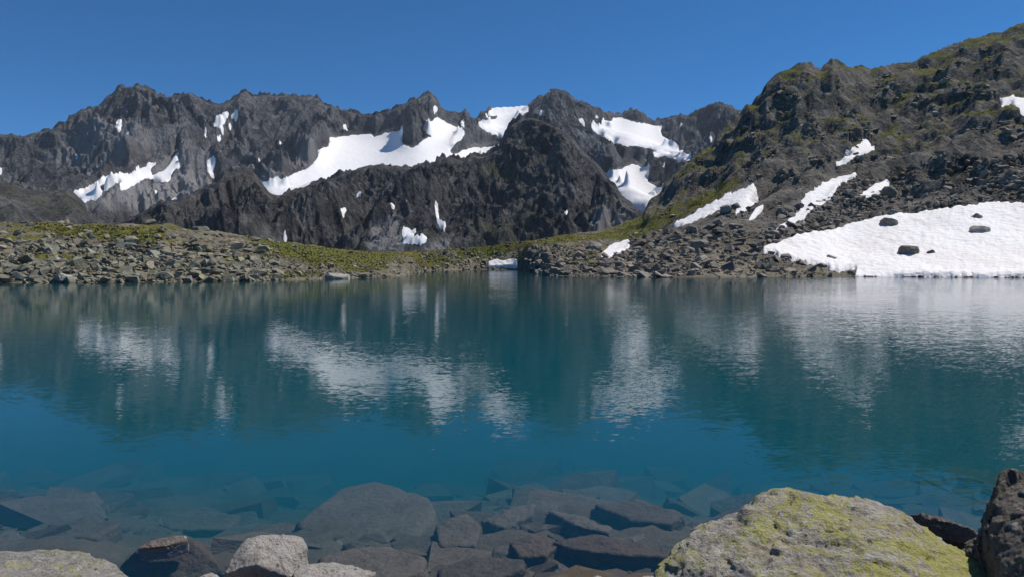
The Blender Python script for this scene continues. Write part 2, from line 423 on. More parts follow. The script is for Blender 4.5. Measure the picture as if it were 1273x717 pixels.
def below_crest(L, crest):
    elc = (HY - np.interp(L.px, *knots(crest))) / F; zm = CAMZ + elc[None, :] * L.Y; ex = L.Z - zm
    L.Z = np.where((ex > 0) & (L.T < 1), zm + 0.28 * ex, L.Z)

def smooth_under(L, polys, sig, amount):
    """ice and old snow fill the hollows of the ground they lie on"""
    m = blur(L.mask(polys), 4); zs = L.Z
    for ax in (0, 1):
        zs = np.apply_along_axis(lambda v: gs(v, sig), ax, zs)
    L.Z = L.Z + (zs - L.Z) * m * amount * (L.T <= 1.0) * sstep(1.0, 0.93, L.T)

def normals(layer):
    V = np.stack([layer.X, layer.Y, layer.Z], -1)
    du = np.gradient(V, axis=1); dv = np.gradient(V, axis=0)
    n = np.cross(du, dv); n /= np.maximum(np.linalg.norm(n, axis=2)[..., None], 1e-9)
    n[n[..., 2] < 0] *= -1
    layer.N = n

# ---- far mountain range
A_CREST = '-260,190 -120,182 -60,178 0,173.5 15,171 28,173.5 43,168 68,162 83,152 95.5,144 111,136.6 126,131.5 141,118 148,110.7 161,110 171,107 181,111 193.6,117.7 206,123 216,121 226,120 235,117.7 244,123 254,127 264,131.5 274,134 289,126.5 298,118.5 305,115.6 312.6,121.4 327.6,119 340,122 358,120.7 368,122.7 385.5,121.4 395.5,125 405.6,134 415.6,134.7 425.7,137.8 435.7,141.5 446,144 463,145.8 481,141.5 496,135 511,127.7 526,121.4 535,117.7 544,127.7 554,141.5 564,142.8 571.5,145.3 578,139 585,146.6 591.6,150 599,141.5 609,135.8 620,135 632.7,134.7 655,132.7 673,121.4 689,112.6 703,116.4 715.6,126.5 725.7,132 737,135 746,139 761,143 773.5,144 781,139 790,137 798.6,141.5 808.6,149 821,153 829,150 844,145 856,145 866.5,138 884,131.5 896.6,132 912,136 925,143 960,160 1040,190 1180,240'
A_DIST = '-260,3000 0,3200 170,3500 300,3600 450,3800 535,3650 600,4150 640,4400 690,4250 760,4450 810,4600 890,4350 1000,4300 1180,4200'
px = np.arange(-230, 1060, 1.12)
yc = gs(K(px, A_DIST), 30); zc = CAMZ + (HY - K(px, A_CREST)) / F * yc
LA = Layer(px, 1900 + 0 * px, -25 + 0 * px, yc, zc, lambda t, p: t ** 1.12, 265, 900, 420)
G_A = {
 'g1': zt(1, '360,630 430,615 490,580 505,560 520,572 560,550 600,540 640,550 680,525 720,505 740,485 765,490 775,470 770,495 745,520 745,555 780,540 820,520 850,480 875,435 885,450 880,480 895,510 870,515 850,540 840,575 800,588 770,575 740,560 700,575 650,605 610,622 585,615 600,580 590,575 550,600 500,645 470,670 440,670 410,692 385,670'),
 'g4': zt(2, '60,530 110,550 150,530 210,530 280,495 320,480 360,455 380,420 385,385 430,370 445,325 520,318 600,310 640,310 660,325 700,305 760,295 800,288 790,330 805,365 850,378 895,345 910,330 945,320 1000,315 985,312 945,312 900,285 905,262 940,245 975,225 1000,245 1050,265 1090,285 1110,295 1085,335 1040,365 1030,395 1060,408 1100,385 1150,375 1210,375 1278,362 1278,480 1000,520 700,560 400,650 150,700 90,610'),
 'g5': zt(3, '-28,250 0,243 80,228 100,218 10,215 50,180 130,174 220,166 232,185 190,220 165,235 150,280 110,325 60,310 20,290 -10,265'),
 'g6': zt(3, '535,265 575,265 600,265 590,240 640,245 650,228 700,232 760,250 820,258 850,270 890,268 880,290 890,320 930,345 970,370 965,390 1010,405 1035,420 1020,440 985,430 970,445 940,420 900,415 850,420 840,410 865,390 830,375 770,365 700,362 640,340 580,310 550,290'),
 'g7': zt(3, '580,490 620,500 700,475 740,455 780,470 825,465 820,500 815,545 860,570 885,570 900,600 880,660 840,720 790,720 760,690 700,670 690,660 680,630 655,590 615,540'),
}
soft = blur(LA.mask(G_A.values()), 5)
X, Y, T = LA.X, LA.Y, LA.T
env = sstep(0.0, 0.12, T) * (1 - 0.86 * sstep(0.78, 1.0, T)) * np.where(T > 1, np.clip((T - 1) * 3 + 0.14, 0, 1) / 0.14 * 0.14, 1)
warp = fbm2(X / 700, Y / 700, 3, 1) * 160
s_ = X + warp + 0.25 * Y * perlin2(X / 1500, Y / 1500, 5)
d_ = Y + warp * 0.5
mixn = sstep(-0.25, 0.25, perlin2(X / 600, Y / 800, 8))
diag = mixn * ridged2((X + 0.75 * Y + warp) / 210, (Y - 0.75 * X) / 620, 3, 21, 0.45) + (1 - mixn) * ridged2((X - 0.75 * Y + warp) / 210, (Y + 0.75 * X) / 620, 3, 25, 0.45)
def ribs2(w, sd, wl, ln, sh):
    q = sstep(-0.2, 0.2, perlin2(X / (wl * 4), Y / (wl * 5), sd))
    return q * ridged2((X + sh * Y + w) / wl, (Y - sh * X) / ln, 2, sd + 1, 0.5) + (1 - q) * ridged2((X - sh * Y - w) / wl, (Y + sh * X) / ln, 2, sd + 5, 0.5)
RA = 31 * ribs2(warp * 0.6, 301, 110, 330, 0.75) + 12 * ribs2(warp * 0.4, 311, 50, 140, 0.9) + 4 * ribs2(warp * 0.2, 321, 22, 50, 0.6) - 24
rel = 88 * ridged2(s_ / 460, d_ / 1200, 2, 11, 0.45) + 56 * diag + RA + 8 * fbm2(s_ / 60, d_ / 80, 4, 31, 0.55) + 5 * ridged2((X + 0.4 * Y) / 38, (Y - 0.4 * X) / 52, 2, 36)
rel -= 45
LA.Z = LA.Z + rel * env * (1 - 0.93 * soft)
LA.Z += (13 * ridged2(X / 46, Y / 300, 4, 77, 0.55) - 8) * sstep(0.8, 1.0, T) * (1 - 0.8 * soft) * np.where(T > 1, 0.6, 1)
below_crest(LA, A_CREST); smooth_under(LA, G_A.values(), 9, 0.92); normals(LA)
a, b = LA.pix()
scree = blur(LA.mask([zt(1, '405,720 410,692 470,670 560,612 720,575 800,592 860,548 900,512 960,520 1010,540 1060,590 1000,640 860,730')]), 3)
scree = np.maximum(scree, 0.6 * sstep(0.1, 0.5, fbm2(X / 260, Y / 500, 3, 61)) * (T < 0.7))
o = mesh_np('mountain_range', LA.verts(), grid_quads(LA.nr, LA.nc), M['range'], False, {'scree': scree, 'green': 0 * scree})
tag(o, kind='structure')

ORD = ['leftmost', 'second from the left', 'third from the left', 'fourth from the left', 'fifth from the left', 'sixth from the left', 'seventh from the left', 'eighth from the left', 'ninth from the left', 'tenth from the left', 'eleventh from the left', 'twelfth from the left', 'thirteenth from the left']
def specks(layer, specs, off, mat, label, group, name='snow_patch', seed=0):
    specs = sorted(specs, key=lambda p: sum(q[0] for q in p) / len(p))
    for k, p in enumerate(specs):
        n = ORD[k] if k < len(specs) - 1 else 'rightmost'
        snow_patch(layer, name, [p], off, n + ' of the ' + label, 'snow patch', mat, group, 0.8, seed=seed + k)

snow_patch(LA, 'snowfield', [G_A['g1']], 2.6, 'jagged snowfield across the foot of the leftmost massif, above the grey scree', 'snowfield', M['snow_far'], holes=[zt(1, '462,625 500,595 530,585 535,605 510,630 475,640')])
snow_patch(LA, 'glacier', [G_A['g4']], 2.6, 'largest white glacier spread below the pointed peak, behind the dark front ridge', 'glacier', M['snow_far'], seed=3)
snow_patch(LA, 'snow_dome', [G_A['g5']], 2.6, 'smooth snow dome on the skyline left of the highest central summit', 'snow dome', M['snow_far'], seed=4)
snow_patch(LA, 'glacier', [G_A['g6']], 2.6, 'upper hanging glacier sloping right below the central summit ridge', 'glacier', M['snow_far'], seed=5)
snow_patch(LA, 'glacier', [G_A['g7']], 2.6, 'lower glacier tongue in the gap between dark pyramid and right hillside', 'glacier', M['snow_far'], seed=6)
snow_patch(LA, 'snow_patch', [zt(1, '575,285 605,265 612,275 600,300 598,335 585,335 572,310')], 2.2, 'small upright snow patch high below the leftmost summit', 'snow patch', M['snow_far'], rough=0.9)
snow_patch(LA, 'snow_patch', [zt(1, '1045,308 1070,285 1062,260 1100,255 1125,236 1137,245 1110,280 1098,310 1110,325 1108,342 1085,340 1090,315 1060,314')], 2.2, 'ragged snow patch just under the notch in the left skyline', 'snow patch', M['snow_far'], rough=0.9)
snow_patch(LA, 'snow_patch', [zt(1, '1138,255 1165,233 1184,240 1172,272 1152,270')], 2.2, 'small square snow patch right of the notch in the left skyline', 'snow patch', M['snow_far'], rough=0.9)
snow_patch(LA, 'snow_patch', [zt(1, '1022,485 1045,468 1067,466 1060,500 1048,530 1065,560 1085,580 1075,587 1040,552 1023,525')], 2.2, 'hook-shaped snow strip low in the gully right of the leftmost massif', 'snow patch', M['snow_far'], rough=0.9)
snow_patch(LA, 'snow_patch', [zt(1, '246,652 300,626 324,620 318,632 280,642 255,657')], 2.2, 'thin snow sliver left of the jagged lower snowfield', 'snow patch', M['snow_far'], rough=0.9)
snow_patch(LA, 'snow_patch', [zt(3, '396,130 410,125 460,178 504,222 492,226 438,178')], 2.2, 'long thin snow streak down the right shoulder of the central summit', 'snow patch', M['snow_far'], rough=0.6)
snow_patch(LA, 'snow_patch', [zt(3, '985,248 988,228 1048,209 1030,232')], 2.2, 'slanting snow patch on the skyline below the rightmost far peak', 'snow patch', M['snow_far'], rough=0.6)
snow_patch(LA, 'snow_patch', [zt(7, '630,185 655,166 690,203 732,228 700,238 660,207')], 2.2, 'snow streak on the grey scree beside the lower glacier tongue', 'snow patch', M['snow_far'], rough=0.9)
specks(LA, [zt(1, s) for s in ['622,348 640,333 634,367 622,364', '1040,447 1075,428 1095,426 1080,452 1043,460', '1062,367 1090,358 1094,377 1068,380', '1132,293 1152,300 1140,322 1130,312', '1012,310 1024,303 1020,390 1024,422 1012,417', '863,188 882,188 878,210 864,207', '898,320 932,306 922,327 900,332', '763,637 777,612 774,648', '836,692 865,655 884,687 855,710', '366,462 387,448 382,470', '-20,515 18,513 2,550 -20,560', '1196,440 1210,440 1208,468 1198,466']], 2.0, M['snow_far'], 'small snow flecks in the left massif', 'snow flecks on the left massif', seed=9)
specks(LA, [zt(2, s) for s in ['938,187 965,163 972,182 943,208', '868,177 897,168 892,184', '1080,240 1095,238 1110,270 1093,274', '503,265 520,260 524,287 508,282', '-2,405 16,398 17,427 0,427', '80,427 99,413 100,447 83,447', '185,340 196,340 200,360 188,358']], 2.0, M['snow_far'], 'small snow flecks on walls round the largest glacier', 'snow flecks around the largest glacier', seed=29)
specks(LA, [zt(3, s) for s in ['467,230 492,230 522,260 503,264', '522,193 557,198 598,220 580,227 528,210', '540,222 560,230 592,262 578,267', '277,188 291,193 300,237 286,237', '286,127 338,98 322,120 293,131', '1137,180 1150,175 1188,210 1160,203', '1213,205 1248,198 1232,223', '955,268 988,263 980,283', '1083,357 1097,348 1113,372 1098,374', '893,467 915,428 924,423 906,470', '418,135 434,131 486,199 474,203', '537,239 577,270 565,278 529,247', '640,250 655,262 690,280 680,286 640,262', '1122,325 1145,325 1140,340 1124,338']], 2.2, M['snow_far'], 'small snow flecks on the central and right peaks', 'snow flecks on the central and right peaks', seed=39)

# ---- dark front ridge with the pyramid, and the low ridge at the left edge
B_CREST = '120,283 150,278 163,274 176,268 201,255 219,257 234,250 251,241 276,231 290,221 304,211 309,215 315,223 327,238 338,251 350,246 363,241 393,229.5 413,226 431,216 446,213 461,212 476,210 488.5,214 500,214 511,213 522,208 531,203 535,207 547.6,198.6 561,198 575,203 584,195.6 601.7,197 612,192 620,187 627.6,171.7 635,160 645,152 656,149 664,150 676,154 688,160 708,175 720,188 731,200 743,211 753,226 765,238 773,256 788,266 800,273 830,284 870,300 900,310'
B_DIST = '120,1500 304,1650 338,1900 470,2000 560,2050 655,2150 743,2050 790,1900 900,1800'
px = np.arange(128, 880, 1.12)
yc = gs(K(px, B_DIST), 25); zc = CAMZ + (HY - K(px, B_CREST)) / F * yc
LB = Layer(px, 950 + 0 * px, -22 + 0 * px, yc, zc, lambda t, p: t ** 1.15, 210, 420, 260, 0.8)
X, Y, T = LB.X, LB.Y, LB.T
env = sstep(0.0, 0.15, T) * (1 - 0.8 * sstep(0.75, 1.0, T)) * np.clip(zc / 150, 0.25, 1)[None, :]
warp = fbm2(X / 300, Y / 300, 3, 101) * 70
s_ = X + warp; d_ = Y + warp * 0.5
# a ridge falls from each crest summit towards the lake; the largest falls from the pyramid
ribs = 0
for pk, wd, hh, sl in ((656, 190, 80, 0.05), (547, 80, 26, -0.06), (476, 90, 30, 0.07), (304, 90, 24, 0.05), (600, 60, 18, -0.03), (400, 80, 25, -0.05)):
    yk = float(np.interp(pk, *knots(B_DIST)))
    xk = (pk - CX) / F * yk + sl * (Y - yk) * -4
    ribs = ribs + hh * np.maximum(0, 1 - np.abs(X + 0.5 * warp - xk) / wd)
mixn = sstep(-0.25, 0.25, perlin2(X / 260, Y / 380, 108))
diag = mixn * ridged2((X + 0.8 * Y + warp) / 105, (Y - 0.8 * X) / 300, 3, 121, 0.45) + (1 - mixn) * ridged2((X - 0.8 * Y + warp) / 105, (Y + 0.8 * X) / 300, 3, 125, 0.45)
rel = ribs + 40 * ridged2(s_ / 210, d_ / 560, 2, 111, 0.45) + 30 * diag + 17 * ribs2(warp * 0.6, 401, 56, 170, 0.75) + 6 * ribs2(warp * 0.4, 411, 25, 66, 0.9) + 2 * ribs2(warp * 0.2, 421, 11, 26, 0.6) - 20 + 4 * fbm2(s_ / 30, d_ / 40, 4, 131, 0.55) + 2.6 * ridged2((X + 0.5 * Y) / 18, (Y - 0.5 * X) / 26, 2, 136)
rel -= 22
LB.Z = LB.Z + rel * env
LB.Z += (8 * ridged2(X / 26, Y / 150, 4, 177, 0.55) - 5) * sstep(0.8, 1.0, T) * np.where(T > 1, 0.6, 1)
below_crest(LB, B_CREST); normals(LB)
scree = blur(LB.mask([zt(7, '545,170 600,150 690,180 760,215 640,275 545,280 540,215'), zt(6, '640,250 760,180 790,260 820,350 900,380 620,380'), zt(6, '910,330 1040,300 1020,370 850,380')]), 3)
green = sstep(-0.1, 0.5, fbm2(X / 200, Y / 200, 3, 141)) * (LB.mask([zt(6, '1000,-80 1273,-60 1500,120 1400,330 1200,330 1020,120')]) * 0.7 + 0.2)
o = mesh_np('mountain_ridge', LB.verts(), grid_quads(LB.nr, LB.nc), M['ridge'], False, {'scree': scree, 'green': green})
tag(o, kind='structure')
snow_patch(LB, 'snow_patch', [zt(6, '790,260 830,253 840,268 867,260 850,295 880,300 910,283 917,310 890,332 798,332 803,300')], 1.6, 'boot-shaped snow patch low on the dark front ridge', 'snow patch', M['snow_far'], rough=0.9)
snow_patch(LB, 'snow_patch', [zt(6, '957,135 974,128 972,180 982,225 1012,226 1006,284 988,267 968,222')], 1.6, 'tall narrow snow streak in the gully right of the boot-shaped patch', 'snow patch', M['snow_far'], rough=0.6)
specks(LB, [zt(6, s) for s in ['478,175 515,155 524,170 505,182 502,208 488,197', '488,280 507,276 502,300 514,330 505,338 490,307', '512,345 532,340 527,357', '323,182 372,158 366,187 345,214 326,210', '338,147 355,122 364,130 350,155', '548,117 592,83 582,102 560,128', '358,167 370,167 366,219 354,215', '581,80 593,76 577,119 569,115', '700,70 712,66 704,96 696,96', '738,130 767,113 757,145 770,157 743,157', '203,280 214,276 227,320 213,320', '806,112 822,106 817,124']], 1.4, M['snow_far'], 'small snow flecks on the dark front ridge', 'snow patches on the front ridge', seed=59)
specks(LB, [zt(7, s) for s in ['398,13 410,10 428,47 416,47', '526,130 538,122 548,152 533,154', '558,133 577,128 580,150 566,150', '402,175 416,168 420,192 406,190', '505,235 522,226 520,250 507,250']], 1.4, M['snow_far'], 'small snow flecks on the flank of the dark pyramid', 'snow flecks on the dark pyramid', seed=69)

px = np.arange(-240, 170, 1.2)
C_CREST = '-240,205 -100,214 -40,222 0,229 15,227 33,236 45,241 60,243 72,239 83,237 90,241 98,248 106,256 110,268 126,277 145,284 180,300'
C_DIST = '-240,1000 0,1050 90,1150 180,1200'
yc = gs(K(px, C_DIST), 25); zc = CAMZ + (HY - K(px, C_CREST)) / F * yc
LC = Layer(px, 600 + 0 * px, -22 + 0 * px, yc, zc, lambda t, p: t ** 1.1, 110, 300, 140, 0.8)
X, Y, T = LC.X, LC.Y, LC.T
env = sstep(0.0, 0.15, T) * (1 - 0.75 * sstep(0.75, 1.0, T)) * np.clip(zc / 80, 0.2, 1)[None, :]
LC.Z = LC.Z + env * (15 * ridged2((X + 0.5 * Y) / 110, (Y - 0.5 * X) / 260, 3, 211, 0.45) + 5 * fbm2(X / 30, Y / 40, 4, 221) - 8) + 2.5 * ridged2(X / 16, Y / 80, 2, 231) * sstep(0.8, 1, T)
normals(LC)
gr = sstep(-0.3, 0.4, fbm2(X / 120, Y / 120, 3, 241)) * 0.6
o = mesh_np('foothill', LC.verts(), grid_quads(LC.nr, LC.nc), M['ridge'], False, {'scree': 0 * gr, 'green': gr}); tag(o, kind='structure')

# ---- the far shore: boulder moraine and meadow on the left, rocky hillside on the right
WATER = '-260,352 0,351.5 130,351.5 200,350.5 320,349.5 380,347.5 440,346 480,344.5 514,342.5 524,337.5 540,336 600,335.2 650,335.2 664,339 676,342.8 761,344 826,345 900,345 1058,343.6 1273,345 1540,347'
D_CREST = '-260,272 -100,275 0,276.5 38,276.5 75,276 100.5,278 126,279.6 156,279 186,280 214,281.6 239,286.6 264,288 284,290 302,293 320,295 343,300.4 370,304 395.5,308 426,310.5 458,313.5 491,313 526,313.5 566,309 597,307 620,305 638,301.7 665,299 693,294 721,290 741,288.6 761,283 786,274 799,267 802,257 806,251 819,241 826,231 841,216 856,203 871.5,190.5 884,180.5 891.6,169 904,155 920,141.5 932,128 944,118 953,105 970,93 988,86 1005.5,79.5 1020,83 1035,74 1049,77 1064,83 1082,88 1099,83 1123,80 1143,72.7 1158,67 1181,58 1199,51 1219,45 1246,40.5 1263,33 1273,31 1340,10 1440,-25 1540,-60'
D_DIST = '-260,140 0,145 200,150 320,165 450,215 560,265 640,275 720,275 790,290 850,315 920,335 1000,345 1100,350 1273,360 1540,365'
px = np.arange(-240, 1500, 1.18)
yw = gs(CAMZ * F / (K(px, WATER) - HY), 7)
yc = gs(K(px, D_DIST), 25); zc = CAMZ + (HY - K(px, D_CREST)) / F * yc
yf = yw - 26; zf = -13.5 + 0 * px
def prof_d(t, p):
    # 0..t0 underwater toe, then the slope; the left is a steep-fronted moraine, the right steepens upwards
    t0 = (yw - yf) / (yc - yf); q = np.clip((t - t0) / (1 - t0), 0, 1)
    e = np.interp(p, [-260, 330, 520, 700, 830, 950, 1080, 1500], [0.85, 0.8, 0.95, 1.1, 1.25, 1.35, 1.35, 1.4])
    z = np.where(t < t0, -13.5 * (1 - np.clip(t / t0, 0, 1)) ** 1.25, zc * q ** e)
    return (z + 13.5) / (zc + 13.5)
zcr = zc; zc = gs(zcr, 14)
LD = Layer(px, yf, zf, yc, zcr, prof_d, 235, 120, 60, 0.82, 14)
S_D = {
 's1': zt(0, '826,283.5 850,273 880,256 900,244 938,229.5 940,238 930,248 948,248 915,267 913,259 900,258 880,268 850,280'),
 's1b': zt(8, '102,258 138,200 177,193 132,243'),
 's2': zt(8, '210,298 280,250 320,215 335,165 390,120 470,80 560,50 560,76 490,97 465,140 430,177 370,207 340,247 290,274'),
 's3': zt(8, '562,157 640,105 700,78 708,95 680,132 640,142 625,157'),
 's4': zt(4, '455,638 510,610 550,560 605,528 627,555 648,566 570,597 490,632'),
 's5': zt(4, '1168,355 1230,343 1290,355 1400,330 1400,420 1290,428 1240,417 1267,397 1220,372 1180,387'),
 's6': zt(8, '160,382 270,345 370,315 490,295 620,260 750,235 850,225 1000,205 1150,185 1273,188 1600,150 2100,130 2100,512 1273,508 545,506 572,462 480,472 420,447 300,422 215,402'),
 's7': zt(7, '582,387 640,338 690,323 728,312 728,350 690,372 640,397 608,403'),
 's8': zt(0, '606.5,327.5 618,325 626,328 636,325.5 643.5,325.5 643,333.5 607,333.5'),
 's9': zt(7, '1035,277 1045,267 1072,267 1068,277'),
}
smask = LD.mask(S_D.values()); soft = blur(smask, 4)
X, Y, T = LD.X, LD.Y, LD.T
base_z = LD.Z.copy()
hillw = sstep(700, 860, LD.px)[None, :]
above = sstep(-0.5, 3.0, base_z)
envc = (1 - 0.7 * sstep(0.85, 1.0, T)) * np.where(T > 1, 0.5, 1)
small = 0.9 * fbm2(X / 9, Y / 9, 3, 311) + 0.45 * ridged2(X / 3.2, Y / 3.6, 2, 315)
knoll = 1.4 * fbm2(X / 32, Y / 30, 3, 318)
hgt = np.clip(base_z / 30, 0, 1)
aa = (X + 0.9 * Y); bb = (-0.9 * X + Y)
wv = 6 * fbm2(X / 40, Y / 40, 3, 331)
ledge = 4.2 * ridged2((aa + wv) / 90, (bb + wv) / 30, 2, 341, 0.45) + 1.3 * ridged2((aa - wv) / 44, bb / 12, 3, 351, 0.45) + 0.32 * fbm2(X / 7, Y / 8.0, 4, 361, 0.6) - 2.6
for st_, amp_, sd_ in ((10.0, 1.0, 343), (4.2, 0.85, 347)):
    qq = (base_z - 0.22 * X + 4.5 * fbm2(X / 35, Y / 35, 4, sd_)) / st_; fr_ = qq - np.floor(qq)
    ledge = ledge + amp_ * st_ * (sstep(0.5, 0.95, fr_) - fr_) * sstep(-0.5, 0.2, fbm2(X / 50, Y / 60, 2, sd_ + 1))
crag = sstep(840, 900, a_ := LD.px[None, :]) * (1 - sstep(1010, 1080, a_)) * sstep(0.35, 0.7, T)
ledge = ledge + crag * (3.2 * ridged2((X + 0.4 * Y) / 20, (Y - 0.4 * X) / 40, 3, 371, 0.45) - 1.6)
rel = (small + 0.6 * knoll) * above * (1 - 0.55 * hillw) + ledge * hgt * hillw
LD.Z = base_z + rel * envc * (1 - 0.9 * soft)
LD.Z += (hillw * (0.7 * ridged2(X / 7, Y / 40, 4, 381, 0.6) - 0.4) + (1 - hillw) * 0.35 * fbm2(X / 3, Y / 20, 3, 385)) * sstep(0.88, 1.0, T)
below_crest(LD, D_CREST); smooth_under(LD, S_D.values(), 5, 0.8); normals(LD)
pa, pb = LD.pix()
nzn = fbm2(X / 11, Y / 13, 4, 391)
gpoly = blur(LD.mask([zt(5, '140,228 300,222 420,232 560,240 700,250 830,262 800,340 690,352 540,320 430,310 300,300 170,262'),
                      zt(5, '1190,285 1273,298 1400,305 1600,340 1800,360 1820,400 1700,430 1500,410 1400,400 1300,400 1240,340'),
                      zt(6, '60,300 400,345 640,368 760,366 900,368 1060,350 1280,332 1280,395 1120,400 1050,440 880,455 840,400 700,400 740,450 620,470 520,470 450,440 330,440 260,420 120,380 80,340'),
                      zt(6, '80,470 380,460 400,490 300,500 100,500'),
                      zt(7, '-20,345 150,322 260,312 370,292 480,278 560,282 640,256 800,185 880,170 1000,120 1270,0 1270,40 1120,130 900,240 740,320 640,310 560,310 400,330 200,350 100,390 0,395'),
                      zt(7, '450,380 560,370 580,430 520,460 450,440')]), 9)
steep = LD.N[..., 2]
grass = np.clip(gpoly * (0.62 + 0.55 * nzn + 0.25 * fbm2(X / 3, Y / 3, 2, 395)), 0, 1)
hillgrass = hillw * sstep(0.55, 0.85, steep) * np.clip(0.44 + 0.7 * nzn, 0, 0.8) * sstep(230, 330, Y * 1.0 + base_z * 1.4)
grass = np.maximum(grass, hillgrass)
grass = np.maximum(grass, (1 - hillw) * np.clip(0.16 + 0.5 * nzn, 0, 0.5) * (base_z > 1.2))
hillattr = np.clip(hillw + 0 * X + 0.25 * nzn, 0, 1) * sstep(2, 14, base_z)
cut = int(np.searchsorted(LD.px, 790))
V = LD.verts(); q = grid_quads(LD.nr, LD.nc); col = q[:, 0] % LD.nc
for nm, sel, mt in (('moraine', col < cut, 'moraine'), ('hillside', col >= cut, 'hill')):
    ids, inv = np.unique(q[sel].ravel(), return_inverse=True)
    o = mesh_np(nm, V[ids], inv.reshape(-1, 4), M[mt], False, {'grass': grass.ravel()[ids], 'hill': hillattr.ravel()[ids]}); tag(o, kind='structure')
near = M['snow_near']
snow_patch(LD, 'snowfield', [S_D['s6']], 0.9, 'broad bright snowfield running down to the water at the right shore', 'snowfield', near, rough=1.3, seed=81)
snow_patch(LD, 'snow_patch', [S_D['s1']], 0.42, 'long wedge-shaped snow patch at the foot of the right hillside', 'snow patch', near, rough=1.5, seed=82)
snow_patch(LD, 'snow_patch', [S_D['s1b']], 0.5, 'short snow strip just right of the wedge-shaped patch', 'snow patch', near, rough=0.4, seed=83)
snow_patch(LD, 'snow_patch', [S_D['s2']], 0.42, 'winding snow tongue above the tip of the broad snowfield', 'snow patch', near, rough=1.5, seed=84)
snow_patch(LD, 'snow_patch', [S_D['s3']], 0.5, 'small triangular snow patch above the broad snowfield, right of the winding tongue', 'snow patch', near, rough=0.5, seed=85)
snow_patch(LD, 'snow_patch', [S_D['s4']], 0.42, 'arrowhead snow patch highest in the middle of the right hillside', 'snow patch', near, rough=1.5, seed=86)
snow_patch(LD, 'snow_patch', [S_D['s5']], 0.42, 'ragged snow patch high on the hillside at the right edge', 'snow patch', near, rough=0.5, seed=87)
snow_patch(LD, 'snow_patch', [S_D['s7']], 0.5, 'sloping snow patch among boulders on the middle shore', 'snow patch', near, rough=0.5, seed=88)
snow_patch(LD, 'snow_bank', [S_D['s8']], 0.9, 'low snow bank standing at the water edge in the middle bay', 'snow bank', near, rough=0.2, seed=89)
snow_patch(LD, 'snow_patch', [S_D['s9']], 0.4, 'tiny snow fleck among the boulders below the wedge-shaped patch', 'snow patch', near, rough=0.2, seed=90)

def ground(pxq, pyq):
    """the nearest visible point of the far shore shown at (pxq, pyq)"""
    c = int(np.clip(np.searchsorted(LD.px, pxq), 1, LD.nc - 2)); colp = pb[:, c]; ok = LD.T[:, c] <= 1.0
    d = np.where(ok & (LD.Z[:, c] > -0.2), np.abs(colp - pyq), 1e6); r = int(np.argmin(d))
    return np.array([LD.X[r, c], LD.Y[r, c], LD.Z[r, c]]), LD.N[r, c]

# ---- valley floor, lake bed with the near shore, water
g = np.array([[-9000, -400, -16], [9000, -400, -16], [9000, 9000, -16], [-9000, 9000, -16]], float)
o = mesh_np('ground', g, [[0, 1, 2, 3]], M['moraine'], False, {'grass': np.ones(4) * 0.2, 'hill': np.zeros(4)}); tag(o, kind='structure')

def shore_y(x): return 4.7 + 0.5 * np.sin(x * 0.7 + 1.0) + 0.25 * np.sin(x * 1.9)
def bed_z(x, y):
    s = y - shore_y(x)
    z = np.where(s < 0, -0.24 * s, -0.22 * np.minimum(np.maximum(s, 0) / 0.8, 1) - 0.13 * s)
    z = np.where(s > 3, -0.22 - 0.39 - (s - 3) * 0.285, z)
    z = np.clip(z, -12.3, 7.0)
    z = z + 14 * sstep(125, 150, np.abs(x + 5)) + sstep(6.5, 3.0, z) * 0
    return z
xs = np.concatenate([np.linspace(-160, -14, 60)[:-1], np.linspace(-14, 14, 190), np.linspace(14, 160, 60)[1:]])
ys = np.concatenate([np.linspace(-70, 1.5, 40)[:-1], np.linspace(1.5, 26, 170), np.linspace(26, 330, 80)[1:]])
XX, YY = np.meshgrid(xs, ys)
ZZ = bed_z(XX, YY)
wn = sstep(30, 12, np.abs(XX)) * sstep(-6, 0, YY) * sstep(32, 22, YY)
ZZ = ZZ + wn * (0.16 * fbm2(XX / 1.3, YY / 1.3, 4, 401) + 0.06 * ridged2(XX / 0.35, YY / 0.35, 2, 405)) + 0.4 * (1 - wn) * fbm2(XX / 9, YY / 9, 3, 409)
o = mesh_np('lake_bed', np.stack([XX, YY, ZZ], -1).reshape(-1, 3), grid_quads(len(ys), len(xs)), M['bed'], True); tag(o, kind='structure')

bm = bmesh.new(); bmesh.ops.create_cube(bm, size=1)
for v in bm.verts: v.co = Vector((v.co.x * 318, 130 + v.co.y * 396, -6.6 + v.co.z * 13.2))
me = bpy.data.meshes.new('lake_water'); bm.to_mesh(me); bm.free(); me.materials.append(M['water'])
o = bpy.data.objects.new('lake_water', me); C.objects.link(o); tag(o, kind='structure')

# ------------------------------------------------------------------ stones
def hull(pts):
    bm = bmesh.new()
    for p in pts: bm.verts.new(p)
    r = bmesh.ops.convex_hull(bm, input=bm.verts)
    bmesh.ops.delete(bm, geom=list({g for g in r['geom_interior'] + r['geom_unused'] if isinstance(g, bmesh.types.BMVert) and g.is_valid}), context='VERTS')
    bmesh.ops.triangulate(bm, faces=bm.faces); bmesh.ops.recalc_face_normals(bm, faces=bm.faces)
    bm.verts.index_update()
    V = np.array([v.co[:] for v in bm.verts]); Fc = np.array([[v.index for v in f.verts] for f in bm.faces]); Nn = np.array([f.normal[:] for f in bm.faces])
    bm.free(); return V, Fc, Nn

rs = np.random.default_rng(12)
VAR = []
for k in range(26):
    n = int(rs.integers(11, 17)); p = rs.normal(size=(n, 3)); p /= np.linalg.norm(p, axis=1)[:, None]
    p = np.sign(p) * np.abs(p) ** 0.75
    p *= np.array([1.0, rs.uniform(0.6, 0.95), rs.uniform(0.38, 0.75)])
    VAR.append(hull(p)[:2])

